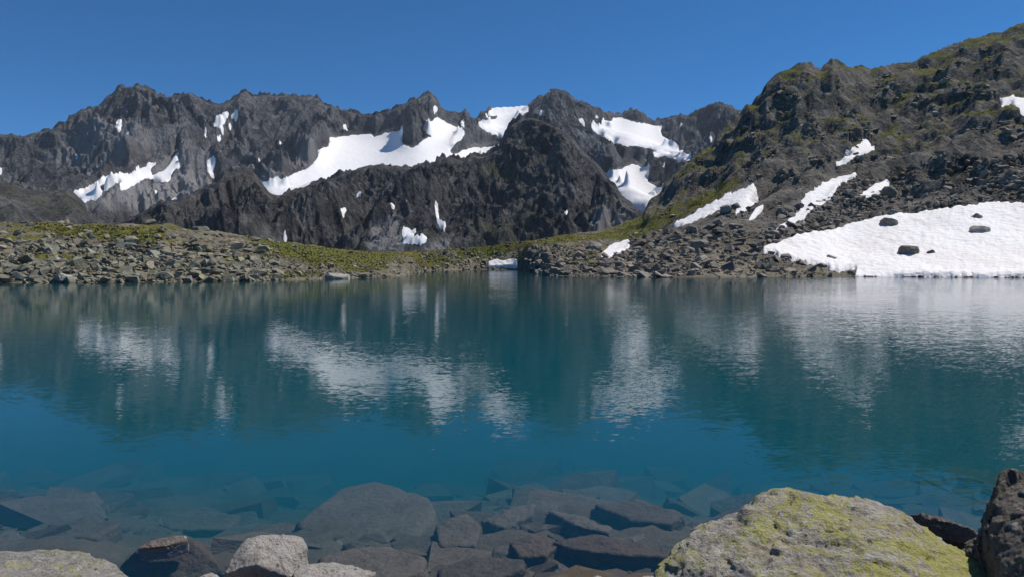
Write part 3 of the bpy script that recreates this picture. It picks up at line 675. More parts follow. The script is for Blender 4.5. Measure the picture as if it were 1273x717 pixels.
ICO = {}
def ico(n):
    if n not in ICO:
        bm = bmesh.new(); bmesh.ops.create_icosphere(bm, subdivisions=n, radius=1); bm.verts.index_update()
        ICO[n] = (np.array([v.co[:] for v in bm.verts]), np.array([[v.index for v in f.verts] for f in bm.faces])); bm.free()
    return ICO[n]

def sculpt(name, pts, mat, label, cat='boulder', sub=6, k=16, amp=0.03, freq=3.0, seed=0, crack=0.5, group=None, smooth=True, chunk=0.0, cells=40):
    """a rock: planes of the hull of the given points, edges worn round, then weathered"""
    pts = np.array([tuple(p) for p in pts]); V, Fc, Nn = hull(pts); c = (V.max(0) + V.min(0)) / 2 * 0.5 + V.mean(0) * 0.5
    d = np.einsum('ij,ij->i', Nn, V[Fc[:, 0]] - c); ok = d > 1e-4; Nn = Nn[ok]; d = d[ok]
    keep = []
    for i in range(len(d)):
        if all(Nn[i] @ Nn[j] < 0.985 for j in keep): keep.append(i)
    Nn = Nn[keep]; d = d[keep]
    D, If = ico(sub); ext = V.max(0) - V.min(0); D = D * ext; D = D / np.linalg.norm(D, axis=1)[:, None]
    dn = D @ Nn.T; val = np.where(dn > 1e-3, dn / d[None, :], 0)
    r = 1.0 / np.maximum((val ** k).sum(1), 1e-12) ** (1.0 / k)
    pos = D * r[:, None]
    n = fbm3((pos + c) * freq, 5, seed, 0.55)
    cr = np.abs(perlin3((pos + c) * freq * 1.3 + 11, seed + 9)); cr2 = np.abs(perlin3((pos + c) * freq * 3.1 + 4, seed + 19))
    dsp = amp * n - amp * crack * (np.exp(-(cr / 0.06) ** 2) + 0.5 * np.exp(-(cr2 / 0.08) ** 2)) + amp * 0.25 * fbm3((pos + c) * freq * 7, 3, seed + 3, 0.6)
    if chunk:
        rg = np.random.default_rng(seed + 5)
        for m_, am in ((cells, chunk), (cells * 5, chunk * 0.45)):
            sd_ = pos[rg.integers(len(pos), size=m_)]; pw = pos + 0.25 * np.linalg.norm(ext) / math.sqrt(m_) * np.stack([fbm3((pos + c) * freq * 2 + k_ * 9, 3, seed + k_) for k_ in range(3)], 1)
            dist = ((pw[:, None, :] - sd_[None]) ** 2).sum(2); near_ = dist.argmin(1)
            tl = rg.normal(0, 1.0, (m_, 3)); off_ = rg.uniform(-1, 0.4, m_)
            dsp = dsp + am * (off_[near_] + np.einsum('ij,ij->i', tl[near_], pos - sd_[near_]) / (np.linalg.norm(ext) / math.sqrt(m_)) * 0.6)
    pos = pos + D * dsp[:, None]
    o = mesh_np(name, pos, If, mat, smooth); o.location = c
    tag(o, label, cat, group); return o

# ---- boulder fields of the far shore
stones = []                                            # x, y, z, size, zone
def scatter(n, box, smin, smax, zone, power=2.2, maskfn=None, seed=0):
    r = np.random.default_rng(seed); got = 0; tries = 0
    while got < n and tries < n * 12:
        tries += 1
        qx = r.uniform(box[0], box[2]); c = int(np.clip(np.searchsorted(LD.px, qx), 1, LD.nc - 2))
        top = K(qx, D_CREST) if box[1] is None else box[1]; bot = K(qx, WATER) if box[3] is None else box[3]
        qy = r.uniform(top, bot)
        if maskfn and not maskfn(qx, qy, r): continue
        p, nn = ground(qx, qy)
        row = int(np.argmin(np.abs(pb[:, c] - qy)))
        if smask[row, c]: continue
        s = smin * (1 - r.random()) ** (-1 / power); s = min(s, smax * r.uniform(0.6, 1))
        stones.append((p[0], p[1], p[2], s, zone, qx, qy)); got += 1
def lm(x, y, r):
    lim = np.interp(x, [-240, 60, 130, 330, 420, 520], [278, 298, 300, 300, 322, 330])
    return y > lim + 4 or r.random() < 0.22
scatter(5600, (-160, None, 345, None), 0.26, 2.2, 0, 1.75, lm, 1)
scatter(500, (345, None, 520, None), 0.3, 1.6, 0, 2.2, lambda x, y, r: y > np.interp(x, [345, 440, 520], [318, 326, 326]) or r.random() < 0.25, 2)
scatter(450, (520, None, 660, None), 0.5, 2.2, 0, 2.2, lambda x, y, r: y > 314 or r.random() < 0.2, 3)
scatter(4600, (655, None, 1075, None), 0.29, 2.9, 1, 1.7, lambda x, y, r: y > np.interp(x, [655, 740, 820, 900, 960, 1075], [305, 308, 286, 280, 285, 260]) or r.random() < 0.04, 4)
scatter(2400, (960, 195, 1480, 300), 0.45, 2.8, 1, 2.0, lambda x, y, r: y > np.interp(x, [960, 1080, 1180, 1480], [270, 225, 190, 170]) or r.random() < 0.05, 5)
scatter(2200, (815, 60, 1480, 270), 0.7, 3.4, 1, 2.0, lambda x, y, r: y > K(x, D_CREST) + 8 and perlin2(np.array(x / 40), np.array(y / 25), 3) > 0.18, 6)
r = np.random.default_rng(8)
for k in range(420):
    qx = r.uniform(1058, 1490); p, nn = ground(qx, K(qx, WATER)); stones.append((p[0], p[1] - 2.3 + r.uniform(-0.4, 0.5) + 0.5 * math.sin(qx * 0.11), -0.08, r.uniform(0.25, 0.8), 1, 2000, 345))
stones.sort(key=lambda s: -s[3] / s[1] if 5 < s[5] < 1268 else 0)
var_me = {}
def var_mesh(k, mat):
    if (k, mat) not in var_me:
        V, Fc = VAR[k]; me = bpy.data.meshes.new('boulder'); me.from_pydata(V.tolist(), [], Fc.tolist()); me.materials.append(M[mat]); var_me[(k, mat)] = me
    return var_me[(k, mat)]
def stone_rot(r):
    az = r.uniform(0, 2 * np.pi); tx, ty = r.normal(0, 0.28, 2)
    ca, sa = np.cos(az), np.sin(az); cx, sx = np.cos(tx), np.sin(tx); c2, s2 = np.cos(ty), np.sin(ty)
    Rz = np.array([[ca, -sa, 0], [sa, ca, 0], [0, 0, 1]]); Rx = np.array([[1, 0, 0], [0, cx, -sx], [0, sx, cx]]); Ry = np.array([[c2, 0, s2], [0, 1, 0], [-s2, 0, c2]])
    return Rx @ Ry @ Rz
from mathutils import Matrix
r = np.random.default_rng(77)
ZL = {0: ('boulders on the left far shore', 'stone_left'), 1: ('boulders on the right far shore', 'stone_right')}
RANK = ['largest', 'second largest', 'third largest', 'fourth largest', 'fifth largest', 'sixth largest', 'seventh largest', 'eighth largest', 'ninth largest', 'tenth largest', 'eleventh largest', 'twelfth largest', 'thirteenth largest', 'fourteenth largest', 'fifteenth largest', 'sixteenth largest', 'seventeenth largest', 'eighteenth largest', 'nineteenth largest', 'twentieth largest', 'twenty-first largest', 'twenty-second largest', 'twenty-third largest', 'twenty-fourth largest', 'twenty-fifth largest', 'twenty-sixth largest', 'twenty-seventh largest', 'twenty-eighth largest']
COLS = [(40, 'at the far left edge'), (105, 'near the rounded pale boulder'), (175, 'right of the rounded pale boulder'), (245, 'under the left skyline boulder'), (320, 'where the left shore skyline drops'), (380, 'left of the hikers'), (450, 'around the pale slab'), (600, 'on the meadow shore'), (660, 'around the snow bank'),
        (735, 'left of the middle snow patch'), (800, 'right of the middle snow patch'), (850, 'below the wedge snow patch tip'), (900, 'below the wedge snow patch'), (960, 'left of the snowfield tip'), (1030, 'above the snowfield tip'), (1100, 'above the left snowfield'), (1180, 'above the middle snowfield'), (1300, 'above the right snowfield')]
taken = {}
def boulder_label(qx, qy):
    k = next(i for i, c in enumerate(COLS) if qx < c[0]); w = K(qx, WATER); cr = K(qx, D_CREST); f = (w - qy) / (w - cr)
    row = 'near the waterline' if w - qy < 9 else ('low on the slope' if f < 0.35 else ('halfway up the slope' if f < 0.65 else 'high on the slope'))
    n = taken[(k, row)] = taken.get((k, row), -1) + 1
    return RANK[min(n, 27)] + ' scree boulder ' + row + ' ' + COLS[k][1]
VL = {0: [], 1: []}; FL = {0: [], 1: []}; cnt = {0: 0, 1: 0}
for i, (x, y, z, s, zone, qx, qy) in enumerate(stones):
    k = int(r.integers(len(VAR))); R = stone_rot(r); h = s * 0.62
    zz = z + h * r.uniform(-0.05, 0.3)
    if i < 290:
        o = bpy.data.objects.new('boulder', var_mesh(k, ZL[zone][1])); C.objects.link(o)
        o.matrix_world = Matrix.Translation((x, y, zz)) @ Matrix(R.tolist()).to_4x4() @ Matrix.Scale(h, 4)
        tag(o, boulder_label(qx, qy), 'boulder', ZL[zone][0])
    else:
        V, Fc = VAR[k]; W = (V * h) @ R.T + np.array([x, y, zz])
        VL[zone].append(W); FL[zone].append(Fc + cnt[zone]); cnt[zone] += len(V)
for zn, lb in ((0, 'loose small stones of the boulder field on the left far shore'), (1, 'loose small stones of the scree below the right hillside')):
    o = mesh_np('scree', np.vstack(VL[zn]), np.vstack(FL[zn]), M[ZL[zn][1]]); tag(o, lb, 'scree', kind='stuff')

# grass tufts on the meadow of the far shore
r = np.random.default_rng(5)
w8 = (gpoly * (LD.T < 1) * (LD.Z > 0.3)).ravel() * np.repeat(1.0, 1); w8 = np.where(w8 > 0.35, w8, 0); w8 /= w8.sum()
idx = r.choice(len(w8), 14000, p=w8)
base = LD.verts()[idx] + r.normal(0, 0.25, (len(idx), 3)) * np.array([1, 1, 0])
gv = []; ang = r.uniform(0, np.pi, (len(idx), 3)); hh = r.uniform(0.06, 0.2, len(idx))
for b3 in range(3):
    dx = np.stack([np.cos(ang[:, b3]), np.sin(ang[:, b3]), 0 * hh], 1) * 0.16; tip = r.normal(0, 0.12, (len(idx), 3)); tip[:, 2] = hh
    gv.append(np.stack([base - dx - [0, 0, 0.08], base + dx - [0, 0, 0.08], base + tip], 1))
gv = np.concatenate(gv).reshape(-1, 3)
o = mesh_np('grass', gv, np.arange(len(gv)).reshape(-1, 3), M['grass']); tag(o, 'short olive grass tufts on the meadow of the far shore', 'grass', kind='stuff')

# ---- boulders that stand out on the far shore
def field_rock(pxc, pyc, wpx, hpx, mat, label, seed, up=0.25, flat=0.8, cat='boulder', tilt=0.0, name='boulder'):
    p, nn = ground(pxc, pyc); y = p[1]; wd = wpx / F * y / 2; ht = hpx / F * y
    rr = np.random.default_rng(seed); pts = []
    for q in range(16):
        a2 = rr.uniform(0, 2 * np.pi); rad = rr.uniform(0.75, 1.0); zt_ = rr.uniform(-0.5, 1)
        kx = (1 - 0.55 * max(zt_, 0) ** 2)
        pts.append((p[0] + math.cos(a2) * wd * rad * kx, p[1] + math.sin(a2) * wd * flat * rad * kx, p[2] + ht * (zt_ * 0.8 + up - 0.1) + tilt * math.cos(a2) * wd))
    return sculpt(name, pts, M[mat], label, cat, 4, 40, 0.06 * wd, 1.6 / wd, seed, 0.4, smooth=False)
field_rock(1105, 286, 50, 16, 'stone_right', 'long brown boulder lying in the upper left of the snowfield', 501, 0.3)
field_rock(1130, 319, 40, 16, 'stone_right', 'dark blocky boulder in the lower middle of the snowfield', 502, 0.35)
field_rock(1156, 321, 17, 12, 'stone_right', 'small brown stone just right of the dark block in the snowfield', 503, 0.2)
field_rock(1217, 293, 38, 13, 'stone_pale', 'pale wedge boulder in the right half of the snowfield', 504, 0.3)
field_rock(1213, 274, 20, 11, 'stone_right', 'small dark stone above the pale wedge boulder in the snowfield', 505, 0.2)
field_rock(1033, 325, 18, 11, 'stone_right', 'small stone at the left lower margin of the snowfield', 506, 0.2)
for k, (x_, y_, s_) in enumerate([(1227, 261, 6), (1248, 256, 7), (1249, 274, 5), (1174, 316, 5), (1078, 330, 4), (1155, 294, 3), (1262, 262, 4)]):
    o = field_rock(x_, y_, s_, s_ * 0.6, 'stone_right', 'tiny dark stone on the snowfield, ' + ['above the small dark stone', 'at its upper right rim', 'right of the small dark stone', 'right of the small brown stone', 'near its left lower margin', 'between the pale wedge and the dark block', 'nearest the right edge of the photo'][k], 510 + k, 0.3); o['group'] = 'tiny stones on the snowfield'
field_rock(78, 349, 28, 12, 'stone_pale', 'rounded pale boulder at the left far waterline', 520, 0.3)
field_rock(418, 347, 56, 13, 'stone_pale', 'broad pale slab sloping into the water below the seated hikers', 521, 0.0, 0.7)
field_rock(187, 281, 20, 8, 'stone_left', 'dark rounded boulder on the left skyline above the meadow', 522, 0.4)
field_rock(248, 288, 26, 9, 'stone_left', 'low dark boulder under the left skyline where it starts to drop', 523, 0.3)
field_rock(739, 312, 24, 12, 'stone_right', 'large pale-topped block left of the middle shore snow patch', 524, 0.3)
field_rock(679, 330, 26, 16, 'stone_right', 'dark overhanging block at the waterline right of the snow bank', 525, 0.35)
field_rock(660, 325, 20, 15, 'stone_right', 'cracked dark outcrop beside the snow bank', 526, 0.35)
field_rock(893, 293, 24, 13, 'stone_left', 'greenish boulder below the wedge-shaped snow patch', 527, 0.3)
field_rock(870, 310, 34, 14, 'stone_right', 'dark domed boulder in the scree left of the snowfield tip', 528, 0.3)
field_rock(872, 326, 20, 9, 'stone_pale', 'flat pale boulder in the lower right scree', 529, 0.3)
field_rock(1105, 246, 30, 16, 'stone_left', 'large greenish boulder above the snowfield', 530, 0.3)
field_rock(914, 262, 20, 10, 'stone_right', 'rounded rock set in the end of the wedge-shaped snow patch', 531, 0.3)

# ---- near boulders
hero = [P(812, 700, 4.3), P(830, 676, 4.45), P(880, 651, 4.7), P(935, 633, 4.8), P(950, 617, 4.75), P(978, 607, 4.7), P(1000, 612, 4.7), P(1040, 618, 4.65), P(1076, 614, 4.55), P(1112, 636, 4.5), P(1165, 660, 4.35), P(1222, 692, 4.15), P(1256, 720, 4.0), P(1030, 612, 4.7),
        P(815, 740, 4.0), P(930, 790, 3.3), P(1140, 800, 3.2), P(1270, 790, 3.5), P(1000, 700, 3.75), P(1120, 700, 3.75)]
hero += [Vector((p.x * 0.98, p.y + 0.25, -0.4)) for p in hero[:13:3]] + [Vector((0.7, 3.3, -0.3)), Vector((2.5, 3.1, -0.3)), Vector((2.9, 4.0, -0.3))]
sculpt('boulder', hero, M['hero'], 'huge grey boulder covered in yellow-green lichen at the bottom right', 'boulder', 7, 70, 0.04, 3.0, 31, 0.12, chunk=0.026, cells=60)
drk = [P(1218, 640, 3.9), P(1220, 600, 4.1), P(1226, 583, 4.2), P(1238, 584, 4.15), P(1262, 594, 4.1), P(1290, 590, 4.1), P(1330, 600, 4.0), P(1380, 640, 3.9), P(1216, 690, 3.75), P(1224, 760, 3.5), P(1300, 700, 3.3), P(1390, 760, 3.3)]
drk = [Vector((p.x + 0.09, p.y, p.z)) for p in drk]
drk += [Vector((p.x + 0.05, p.y + 0.6, 0.2)) for p in drk[:8:2]] + [Vector((2.95, 4.6, -0.3)), Vector((3.4, 3.2, -0.2)), Vector((3.6, 4.4, -0.3))]
sculpt('boulder', drk, M['dark_boulder'], 'dark craggy upright rock cut off by the right edge', 'boulder', 7, 60, 0.03, 3.2, 47, 0.15, chunk=0.035, cells=45)
fl = [PZ(1112, 640, 0.12), PZ(1140, 637, 0.2), PZ(1165, 638, 0.2), PZ(1205, 652, 0.18), PZ(1222, 660, 0.12), PZ(1224, 676, 0.02), PZ(1180, 676, -0.05), PZ(1140, 660, -0.05)]
fl += [Vector((p.x, p.y + 0.1, -0.7)) for p in fl]
sculpt('boulder', fl, M['slab_boulder'], 'flat brown rock in the water between lichen boulder and dark rock', 'boulder', 6, 50, 0.02, 5.0, 53, 0.2, chunk=0.02, cells=30)
lb = [P(-60, 705, 4.6), P(-30, 690, 4.9), P(15, 686, 5.0), P(65, 681, 5.05), P(100, 683, 5.0), P(130, 692, 4.9), P(160, 712, 4.75), P(172, 730, 4.6), P(0, 720, 4.4), P(90, 735, 4.3), P(150, 760, 4.3)]
lb += [Vector((p.x, p.y + 0.2, -0.35)) for p in lb[:8:2]] + [Vector((-3.6, 4.2, -0.2)), Vector((-2.1, 4.0, -0.2))]
sculpt('boulder', lb, M['hero_left'], 'grey lichen-spotted boulder at the bottom left corner', 'boulder', 6, 50, 0.03, 3.2, 61, 0.2, chunk=0.02, cells=40)
pb_ = [P(278, 712, 4.95), P(288, 690, 5.1), P(300, 672, 5.2), P(318, 662, 5.25), P(345, 660, 5.3), P(378, 667, 5.25), P(380, 680, 5.15), P(372, 700, 5.05), P(362, 716, 4.95), P(320, 700, 4.85), P(340, 712, 4.9)]
pb_ += [Vector((p.x * 0.96, p.y + 0.12, -0.3)) for p in pb_[:9:2]] + [Vector((-1.9, 5.05, -0.3)), Vector((-1.72, 5.0, -0.3))]
sculpt('boulder', pb_, M['pale_boulder'], 'pale angular boulder standing at the water edge, bottom left of centre', 'boulder', 6, 60, 0.014, 5.0, 71, 0.1, chunk=0.012, cells=24)
sl = [P(362, 712, 4.95), P(375, 700, 5.1), P(405, 697, 5.15), P(440, 704, 5.1), P(468, 716, 5.0), P(430, 728, 4.8), P(375, 730, 4.75)]
sl += [Vector((p.x, p.y + 0.05, -0.25)) for p in sl]
sculpt('boulder', sl, M['pale_boulder'], 'low pale slab leaning against the pale angular boulder', 'boulder', 6, 40, 0.014, 6.0, 73, 0.5)
for k, (x0, x1, yt, y0, lbl) in enumerate([(243, 275, 707, 4.8, 'small pale rounded stone left of the pale angular boulder'), (733, 752, 713, 5.0, 'tiny pale stone tip at the bottom edge right of centre'), (785, 838, 711, 4.7, 'low mossy stone under the left tip of the lichen boulder')]):
    m_ = (x0 + x1) / 2; pp = [P(x0, yt + 10, y0), P(m_ - 6, yt + 1, y0 + .08), P(m_ + 4, yt, y0 + .08), P(x1, yt + 9, y0), P(m_, yt + 14, y0 - .15), P(x0 + 3, yt + 22, y0 - .1), P(x1 - 3, yt + 22, y0 - .1)]
    pp += [Vector((p.x, p.y + 0.08, -0.3)) for p in pp[:4]]
    sculpt('stone', pp, M['pale_boulder'] if k < 2 else M['hero'], lbl, 'stone', 5, 12, 0.012, 7.0, 80 + k, 0.3)
tp = [PZ(168, 686, -0.06), PZ(180, 676, -0.03), PZ(216, 667, -0.02), PZ(236, 668, -0.04), PZ(205, 686, -0.12), PZ(258, 676, -0.2), PZ(276, 706, -0.33), PZ(228, 726, -0.38), PZ(155, 722, -0.4), PZ(148, 704, -0.36)]
tp += [Vector((p.x, p.y + 0.05, -0.75)) for p in tp[4:]] + [Vector((p.x, p.y + 0.4, -0.7)) for p in tp[1:4]]
body = sculpt('boulder', tp, M['stone_sub'], 'submerged dark boulder with only its speckled tip out of the water', 'boulder', 6, 50, 0.012, 6.0, 91, 0.2)
tq = [PZ(170, 682, 0.0), PZ(179, 674, 0.035), PZ(198, 669, 0.05), PZ(216, 664, 0.06), PZ(232, 665, 0.03), PZ(234, 671, 0.0), PZ(206, 678, 0.01)]
tq += [Vector((p.x, p.y + 0.03, -0.12)) for p in tq]
dry = sculpt('dry_tip', tq, M['slab_boulder'], None, None, 5, 40, 0.008, 9.0, 93, 0.2)
dry.parent = body; dry.location = dry.location - body.location; dry['label'] = 'pale speckled dry tip'

# ---- stones under water
SUB = [
 ('365,652 385,641 425,606 470,599 510,611 537,624 541,640 525,662 505,681 470,683 440,676 400,663', -0.36, 0.45, 'largest flat slab lying under water left of centre', 0.02),
 ('396,692 430,681 480,680 530,694 527,712 470,730 408,724', -0.22, 0.35, 'flat brown slab under water below the largest slab', 0.0),
 ('328,613 378,589 408,585 414,600 372,616', -0.52, 0.6, 'dark wedge stone under water left above the largest slab', 0.0),
 ('509,603 545,598 590,605 640,620 600,618 548,611', -0.48, 0.6, 'long dark-sided block under water right above the largest slab', 0.0),
 ('598,646 640,628 666,626 662,640 628,655', -0.42, 0.5, 'tilted dark stone under water near the middle', 0.0),
 ('679,633 720,640 762,655 755,662 715,652', -0.40, 0.55, 'stone with dark triangular side under water right of the middle', 0.0),
 ('736,626 790,619 850,636 835,650 790,646', -0.44, 0.5, 'broad flat stone under water left of the lichen boulder', 0.0),
 ('690,672 745,664 800,676 835,694 770,690 715,684', -0.28, 0.5, 'dark-fronted slab under water beside the lichen boulder tip', 0.0),
 ('548,706 590,691 652,695 650,706 618,722 548,726', -0.2, 0.35, 'pointed brown slab under water at the bottom centre', 0.0),
 ('540,650 580,640 600,655 590,676 548,680', -0.34, 0.35, 'greenish square stone under water right of the largest slab', 0.0),
 ('635,672 670,662 700,676 680,692 645,690', -0.3, 0.35, 'five-sided stone under water at the lower centre', 0.0),
 ('840,600 900,590 960,596 940,612 870,614', -0.6, 0.5, 'wide pale stone under water behind the lichen boulder', 0.0),
 ('195,648 240,632 300,640 285,656 215,660', -0.34, 0.35, 'flat grey stone under water behind the speckled tip', 0.0),
 ('60,650 110,640 150,652 120,668 70,666', -0.32, 0.35, 'pale flat stone under water behind the left corner boulder', 0.0),
 ('1060,600 1120,594 1160,606 1130,618 1075,616', -0.85, 0.5, 'pale stone under rippled water behind the flat brown rock', 0.0),
 ('1165,574 1230,562 1300,562 1320,580 1240,592 1180,588', -0.9, 0.5, 'olive-brown shoal stone under water behind the dark craggy rock', 0.0),
]
SUBP = [zt(0, q[0]) for q in SUB] + [zt(0, '130,655 290,655 290,720 130,720')]
for k, (s, ztop, th, lbl, _) in enumerate(SUB):
    v = [float(a) for a in s.replace(',', ' ').split()]; rr = np.random.default_rng(900 + k); pts = []
    mx, my = sum(v[0::2]) / (len(v) // 2), sum(v[1::2]) / (len(v) // 2); yy = np.linspace(5, 30, 900)
    zz_ = bed_z((mx - CX) / F * yy, yy) + 0.2; ztop = min(-0.1, float(zz_[np.argmin(np.abs(CAMZ + (HY - my) / F * yy - zz_))])); th = 0.3
    for i in range(0, len(v), 2):
        p = PZ(v[i], v[i + 1], ztop + rr.uniform(-0.012, 0.012)); pts.append(p)
    cxy = sum((Vector((p.x, p.y, 0)) for p in pts), Vector()) / len(pts)
    pts += [Vector((cxy.x + (p.x - cxy.x) * rr.uniform(1.0, 1.3) - 0.02, cxy.y + (p.y - cxy.y) * rr.uniform(0.95, 1.25), ztop - th)) for p in pts]
    sculpt('submerged_stone', pts, M['stone_sub'], lbl, 'submerged stone', 5, 110, 0.02, 4.0, 700 + k, 0.3, chunk=0.012, cells=18)
rr = np.random.default_rng(321)
VS, FS, cs = [], [], 0; subs = []
for i in range(2300):
    qy = 4.8 + 15 * rr.random() ** 1.3; qx = rr.uniform(-0.85, 0.85) * qy; zb = float(bed_z(np.array(qx), np.array(qy)))
    big = i < 290; s = rr.uniform(0.035, 0.1) * qy if big else rr.uniform(0.06, 0.24)
    if zb > -0.2 or (qx > 0.7 and qy < 5.4): continue
    hx, hy = CX + F * qx / qy, HY - F * (zb + 0.1 - CAMZ) / qy
    if big and any(in_poly(np.array([hx]), np.array([hy]), pl)[0] for pl in SUBP): continue
    k = int(rr.integers(len(VAR))); R = stone_rot(rr)
    if big:
        hz = min(s * rr.uniform(0.12, 0.28), max(0.05, -zb * 0.42))
        subs.append((qx, qy, zb + hz * 0.15, s, hz, k, R))
    else:
        V, Fc = VAR[k]; VS.append((V * s) @ R.T * np.array([1, 1, 0.6]) + np.array([qx, qy, zb + s * 0.1])); FS.append(Fc + cs); cs += len(V)
SUBV = []
for k in range(14):
    n = int(rr.integers(6, 9)); a2 = np.sort(rr.uniform(0, 2 * np.pi, n)); rad = rr.uniform(0.7, 1.0, n)
    top = np.stack([np.cos(a2) * rad, np.sin(a2) * rad * 0.85, 0.5 + rr.normal(0, 0.12, n) + 0.3 * np.cos(a2 - 1)], 1)
    bot = np.stack([np.cos(a2) * rad * rr.uniform(0.9, 1.2, n), np.sin(a2) * rad * rr.uniform(0.8, 1.1, n), -0.6 + rr.normal(0, 0.1, n)], 1)
    V, Fc, _n = hull(np.vstack([top, bot])); me = bpy.data.meshes.new('submerged_stone'); me.from_pydata(V.tolist(), [], Fc.tolist()); me.materials.append(M['stone_sub']); SUBV.append(me)
subs.sort(key=lambda q: -q[3] / q[1]); taken2 = {}
SC = [(120, 'behind the left corner boulder'), (270, 'around the submerged boulder with a dry tip'), (390, 'behind the pale angular boulder'), (550, 'around the largest underwater slab'), (680, 'near the middle of the bottom edge'), (830, 'left of the lichen boulder'), (1000, 'behind the left half of the lichen boulder'), (1130, 'behind the right half of the lichen boulder'), (9999, 'behind the dark craggy rock')]
for (qx, qy, z, s, hz, k, R) in subs:
    V, Fc = VAR[k]; o = bpy.data.objects.new('submerged_stone', SUBV[k % 14]); C.objects.link(o)
    az = rr.uniform(0, 6.28)
    o.matrix_world = Matrix.Translation((qx, qy, z)) @ Matrix.Rotation(rr.normal(0, 0.12), 4, 'X') @ Matrix.Rotation(rr.normal(0, 0.12), 4, 'Y') @ Matrix.Rotation(az, 4, 'Z') @ Matrix.Diagonal((s, s * 0.85, hz * 1.4, 1))
    ax, ay = CX + F * qx / qy, HY - F * (z - CAMZ) / qy
    c = next(i for i, q in enumerate(SC) if ax < q[0]); row = 'nearest' if ay > 680 else ('middle-distance' if ay > 620 else 'farther')
    n = taken2[(c, row)] = taken2.get((c, row), -1) + 1
    tag(o, RANK[min(n, 27)] + ' ' + row + ' stone under water ' + SC[c][1], 'submerged stone', 'stones on the shallow lake bed')
o = mesh_np('pebbles', np.vstack(VS), np.vstack(FS), M['stone_sub']); tag(o, 'small stones covering the shallow lake bed', 'pebbles', kind='stuff')

# ------------------------------------------------------------------ two hikers resting by the water
def flat_mat(name, col):
    t = NT(name); return t.bsdf(t.mix(t.noise(30, 4, 0.6, t.obj()), tuple(a * 0.75 for a in col), tuple(a * 1.2 for a in col)), 0.85)
M['skin'] = flat_mat('skin', (0.42, 0.26, 0.18)); M['maroon'] = flat_mat('maroon_cloth', (0.10, 0.02, 0.045)); M['mint'] = flat_mat('mint_cloth', (0.22, 0.38, 0.31))
M['black_cloth'] = flat_mat('black_cloth', (0.012, 0.011, 0.014)); M['hair'] = flat_mat('hair', (0.03, 0.018, 0.012)); M['grey_cloth'] = flat_mat('grey_cloth', (0.06, 0.07, 0.06))
def with_skin(name, verts, edges, mat, parent=None):
    me = bpy.data.meshes.new(name); bm = bmesh.new(); lay = bm.verts.layers.skin.verify()
    bv = []
    for i, v in enumerate(verts):
        q = bm.verts.new(v[:3]); q[lay].radius = (v[3], v[3]); q[lay].use_root = (i == 0); bv.append(q)
    for a_, b_ in edges: bm.edges.new((bv[a_], bv[b_]))
    bm.to_mesh(me); bm.free(); me.materials.append(mat)
    o = bpy.data.objects.new(name, me); C.objects.link(o)
    o.modifiers.new('skin', 'SKIN').use_smooth_shade = True; sd = o.modifiers.new('subdivision', 'SUBSURF'); sd.levels = 1; sd.render_levels = 1
    if parent: o.parent = parent
    return o
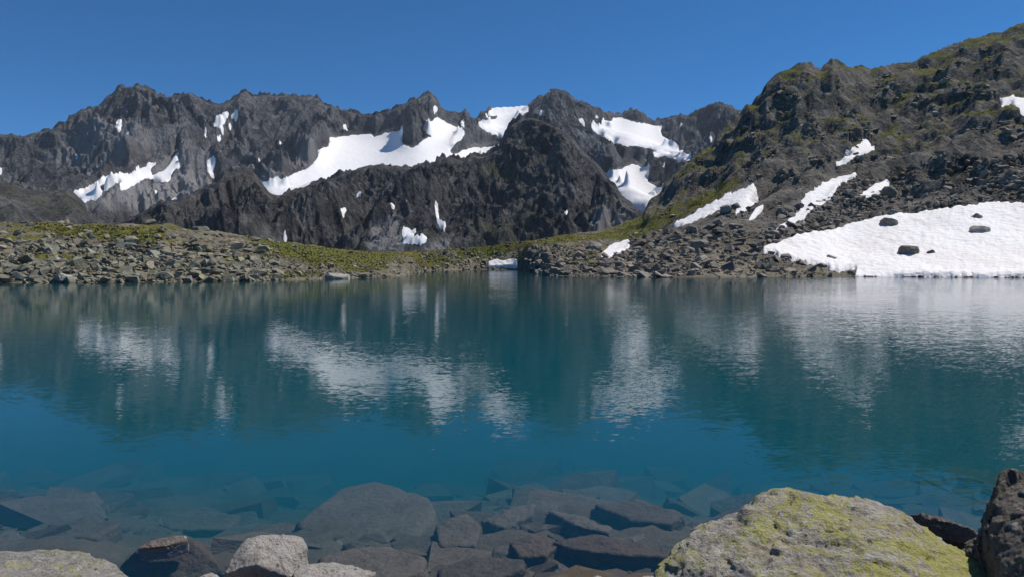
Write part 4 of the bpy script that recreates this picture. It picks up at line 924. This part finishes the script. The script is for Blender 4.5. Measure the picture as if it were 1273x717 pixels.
def seated_person(loc, yaw, top, legs, label):
    bv = [(0, 0, .13, .15), (0, .03, .32, .14), (0, .05, .50, .16), (0, .04, .61, .06), (0, .0, .70, .085), (0, -.01, .80, .095), (0, -.11, .745, .022)]
    be = [(0, 1), (1, 2), (2, 3), (3, 4), (4, 5), (4, 6)]
    tops = [0, 1, 2]; tedge = [(0, 1), (1, 2)]; legv = [(0, 0, .13, .16)]; lege = []
    tv = [(0, 0, .2, .165), (0, .03, .33, .155), (0, .05, .50, .175)]
    for sx in (-1, 1):
        i = len(bv); bv += [(sx * .19, .05, .52, .06), (sx * .29, -.08, .32, .05), (sx * .2, -.34, .40, .035), (sx * .18, -.42, .40, .035)]
        be += [(2, i), (i, i + 1), (i + 1, i + 2), (i + 2, i + 3)]
        for f, (fx, fl, fz) in enumerate([(-.03, .085, 0), (-.01, .095, .005), (.01, .09, .005), (.028, .07, 0), (-.05, .04, -.02)]):
            k = len(bv); bv += [(sx * (.18 + fx), -.43 - fl * .55, .395 + fz, .011), (sx * (.18 + fx * 1.1), -.43 - fl, .37 + fz, .009)]; be += [(i + 3, k), (k, k + 1)]
        i = len(bv); bv += [(sx * .10, -.06, .14, .1), (sx * .14, -.42, .44, .07), (sx * .13, -.66, .10, .05), (sx * .13, -.82, .05, .045)]
        be += [(0, i), (i, i + 1), (i + 1, i + 2), (i + 2, i + 3)]
        k = len(tv); tv += [(sx * .19, .05, .52, .085), (sx * .29, -.08, .32, .07), (sx * .21, -.32, .395, .05)]; tedge += [(2, k), (k, k + 1), (k + 1, k + 2)]
        k = len(legv); legv += [(sx * .10, -.06, .14, .12), (sx * .14, -.42, .44, .09), (sx * .13, -.65, .12, .065)]; lege += [(0, k), (k, k + 1), (k + 1, k + 2)]
    b = with_skin('person', bv, be, M['skin']); b.location = loc; b.rotation_euler = (0, 0, yaw)
    tag(b, label, 'person', 'hikers resting on the far shore')
    with_skin('jacket', tv, tedge, top, b); with_skin('trousers', legv, lege, legs, b)
    with_skin('hair', [(0, .03, .80, .1), (0, .0, .86, .085), (0, .06, .74, .07)], [(0, 1), (0, 2)], M['hair'], b)
pg, _n = ground(408, 335); seated_person((pg[0], pg[1], pg[2] + 0.12), 0.5, M['maroon'], M['black_cloth'], 'seated hiker in a maroon jacket and black trousers above the pale slab')
pg, _n = ground(398, 335); seated_person((pg[0], pg[1], pg[2] + 0.1), -0.4, M['mint'], M['grey_cloth'], 'seated hiker in a pale green top left of the maroon hiker')

# ------------------------------------------------------------------ thin mountain air
t = NT('haze'); pv = t.n('ShaderNodeVolumePrincipled'); pv.inputs['Color'].default_value = (0.78, 0.88, 1.0, 1); pv.inputs['Density'].default_value = 2.0e-5; pv.inputs['Anisotropy'].default_value = 0.0
t.t.links.new(pv.outputs[0], t.out.inputs['Volume'])
bm = bmesh.new(); bmesh.ops.create_cube(bm, size=1)
for v in bm.verts: v.co = Vector((v.co.x * 18100, 4300 + v.co.y * 9500, (v.co.z + 0.5) * 1180 - 17))
me = bpy.data.meshes.new('haze'); bm.to_mesh(me); bm.free(); me.materials.append(t.m)
o = bpy.data.objects.new('haze', me); C.objects.link(o); tag(o, 'thin blue mountain air over the whole valley', 'haze', kind='stuff')
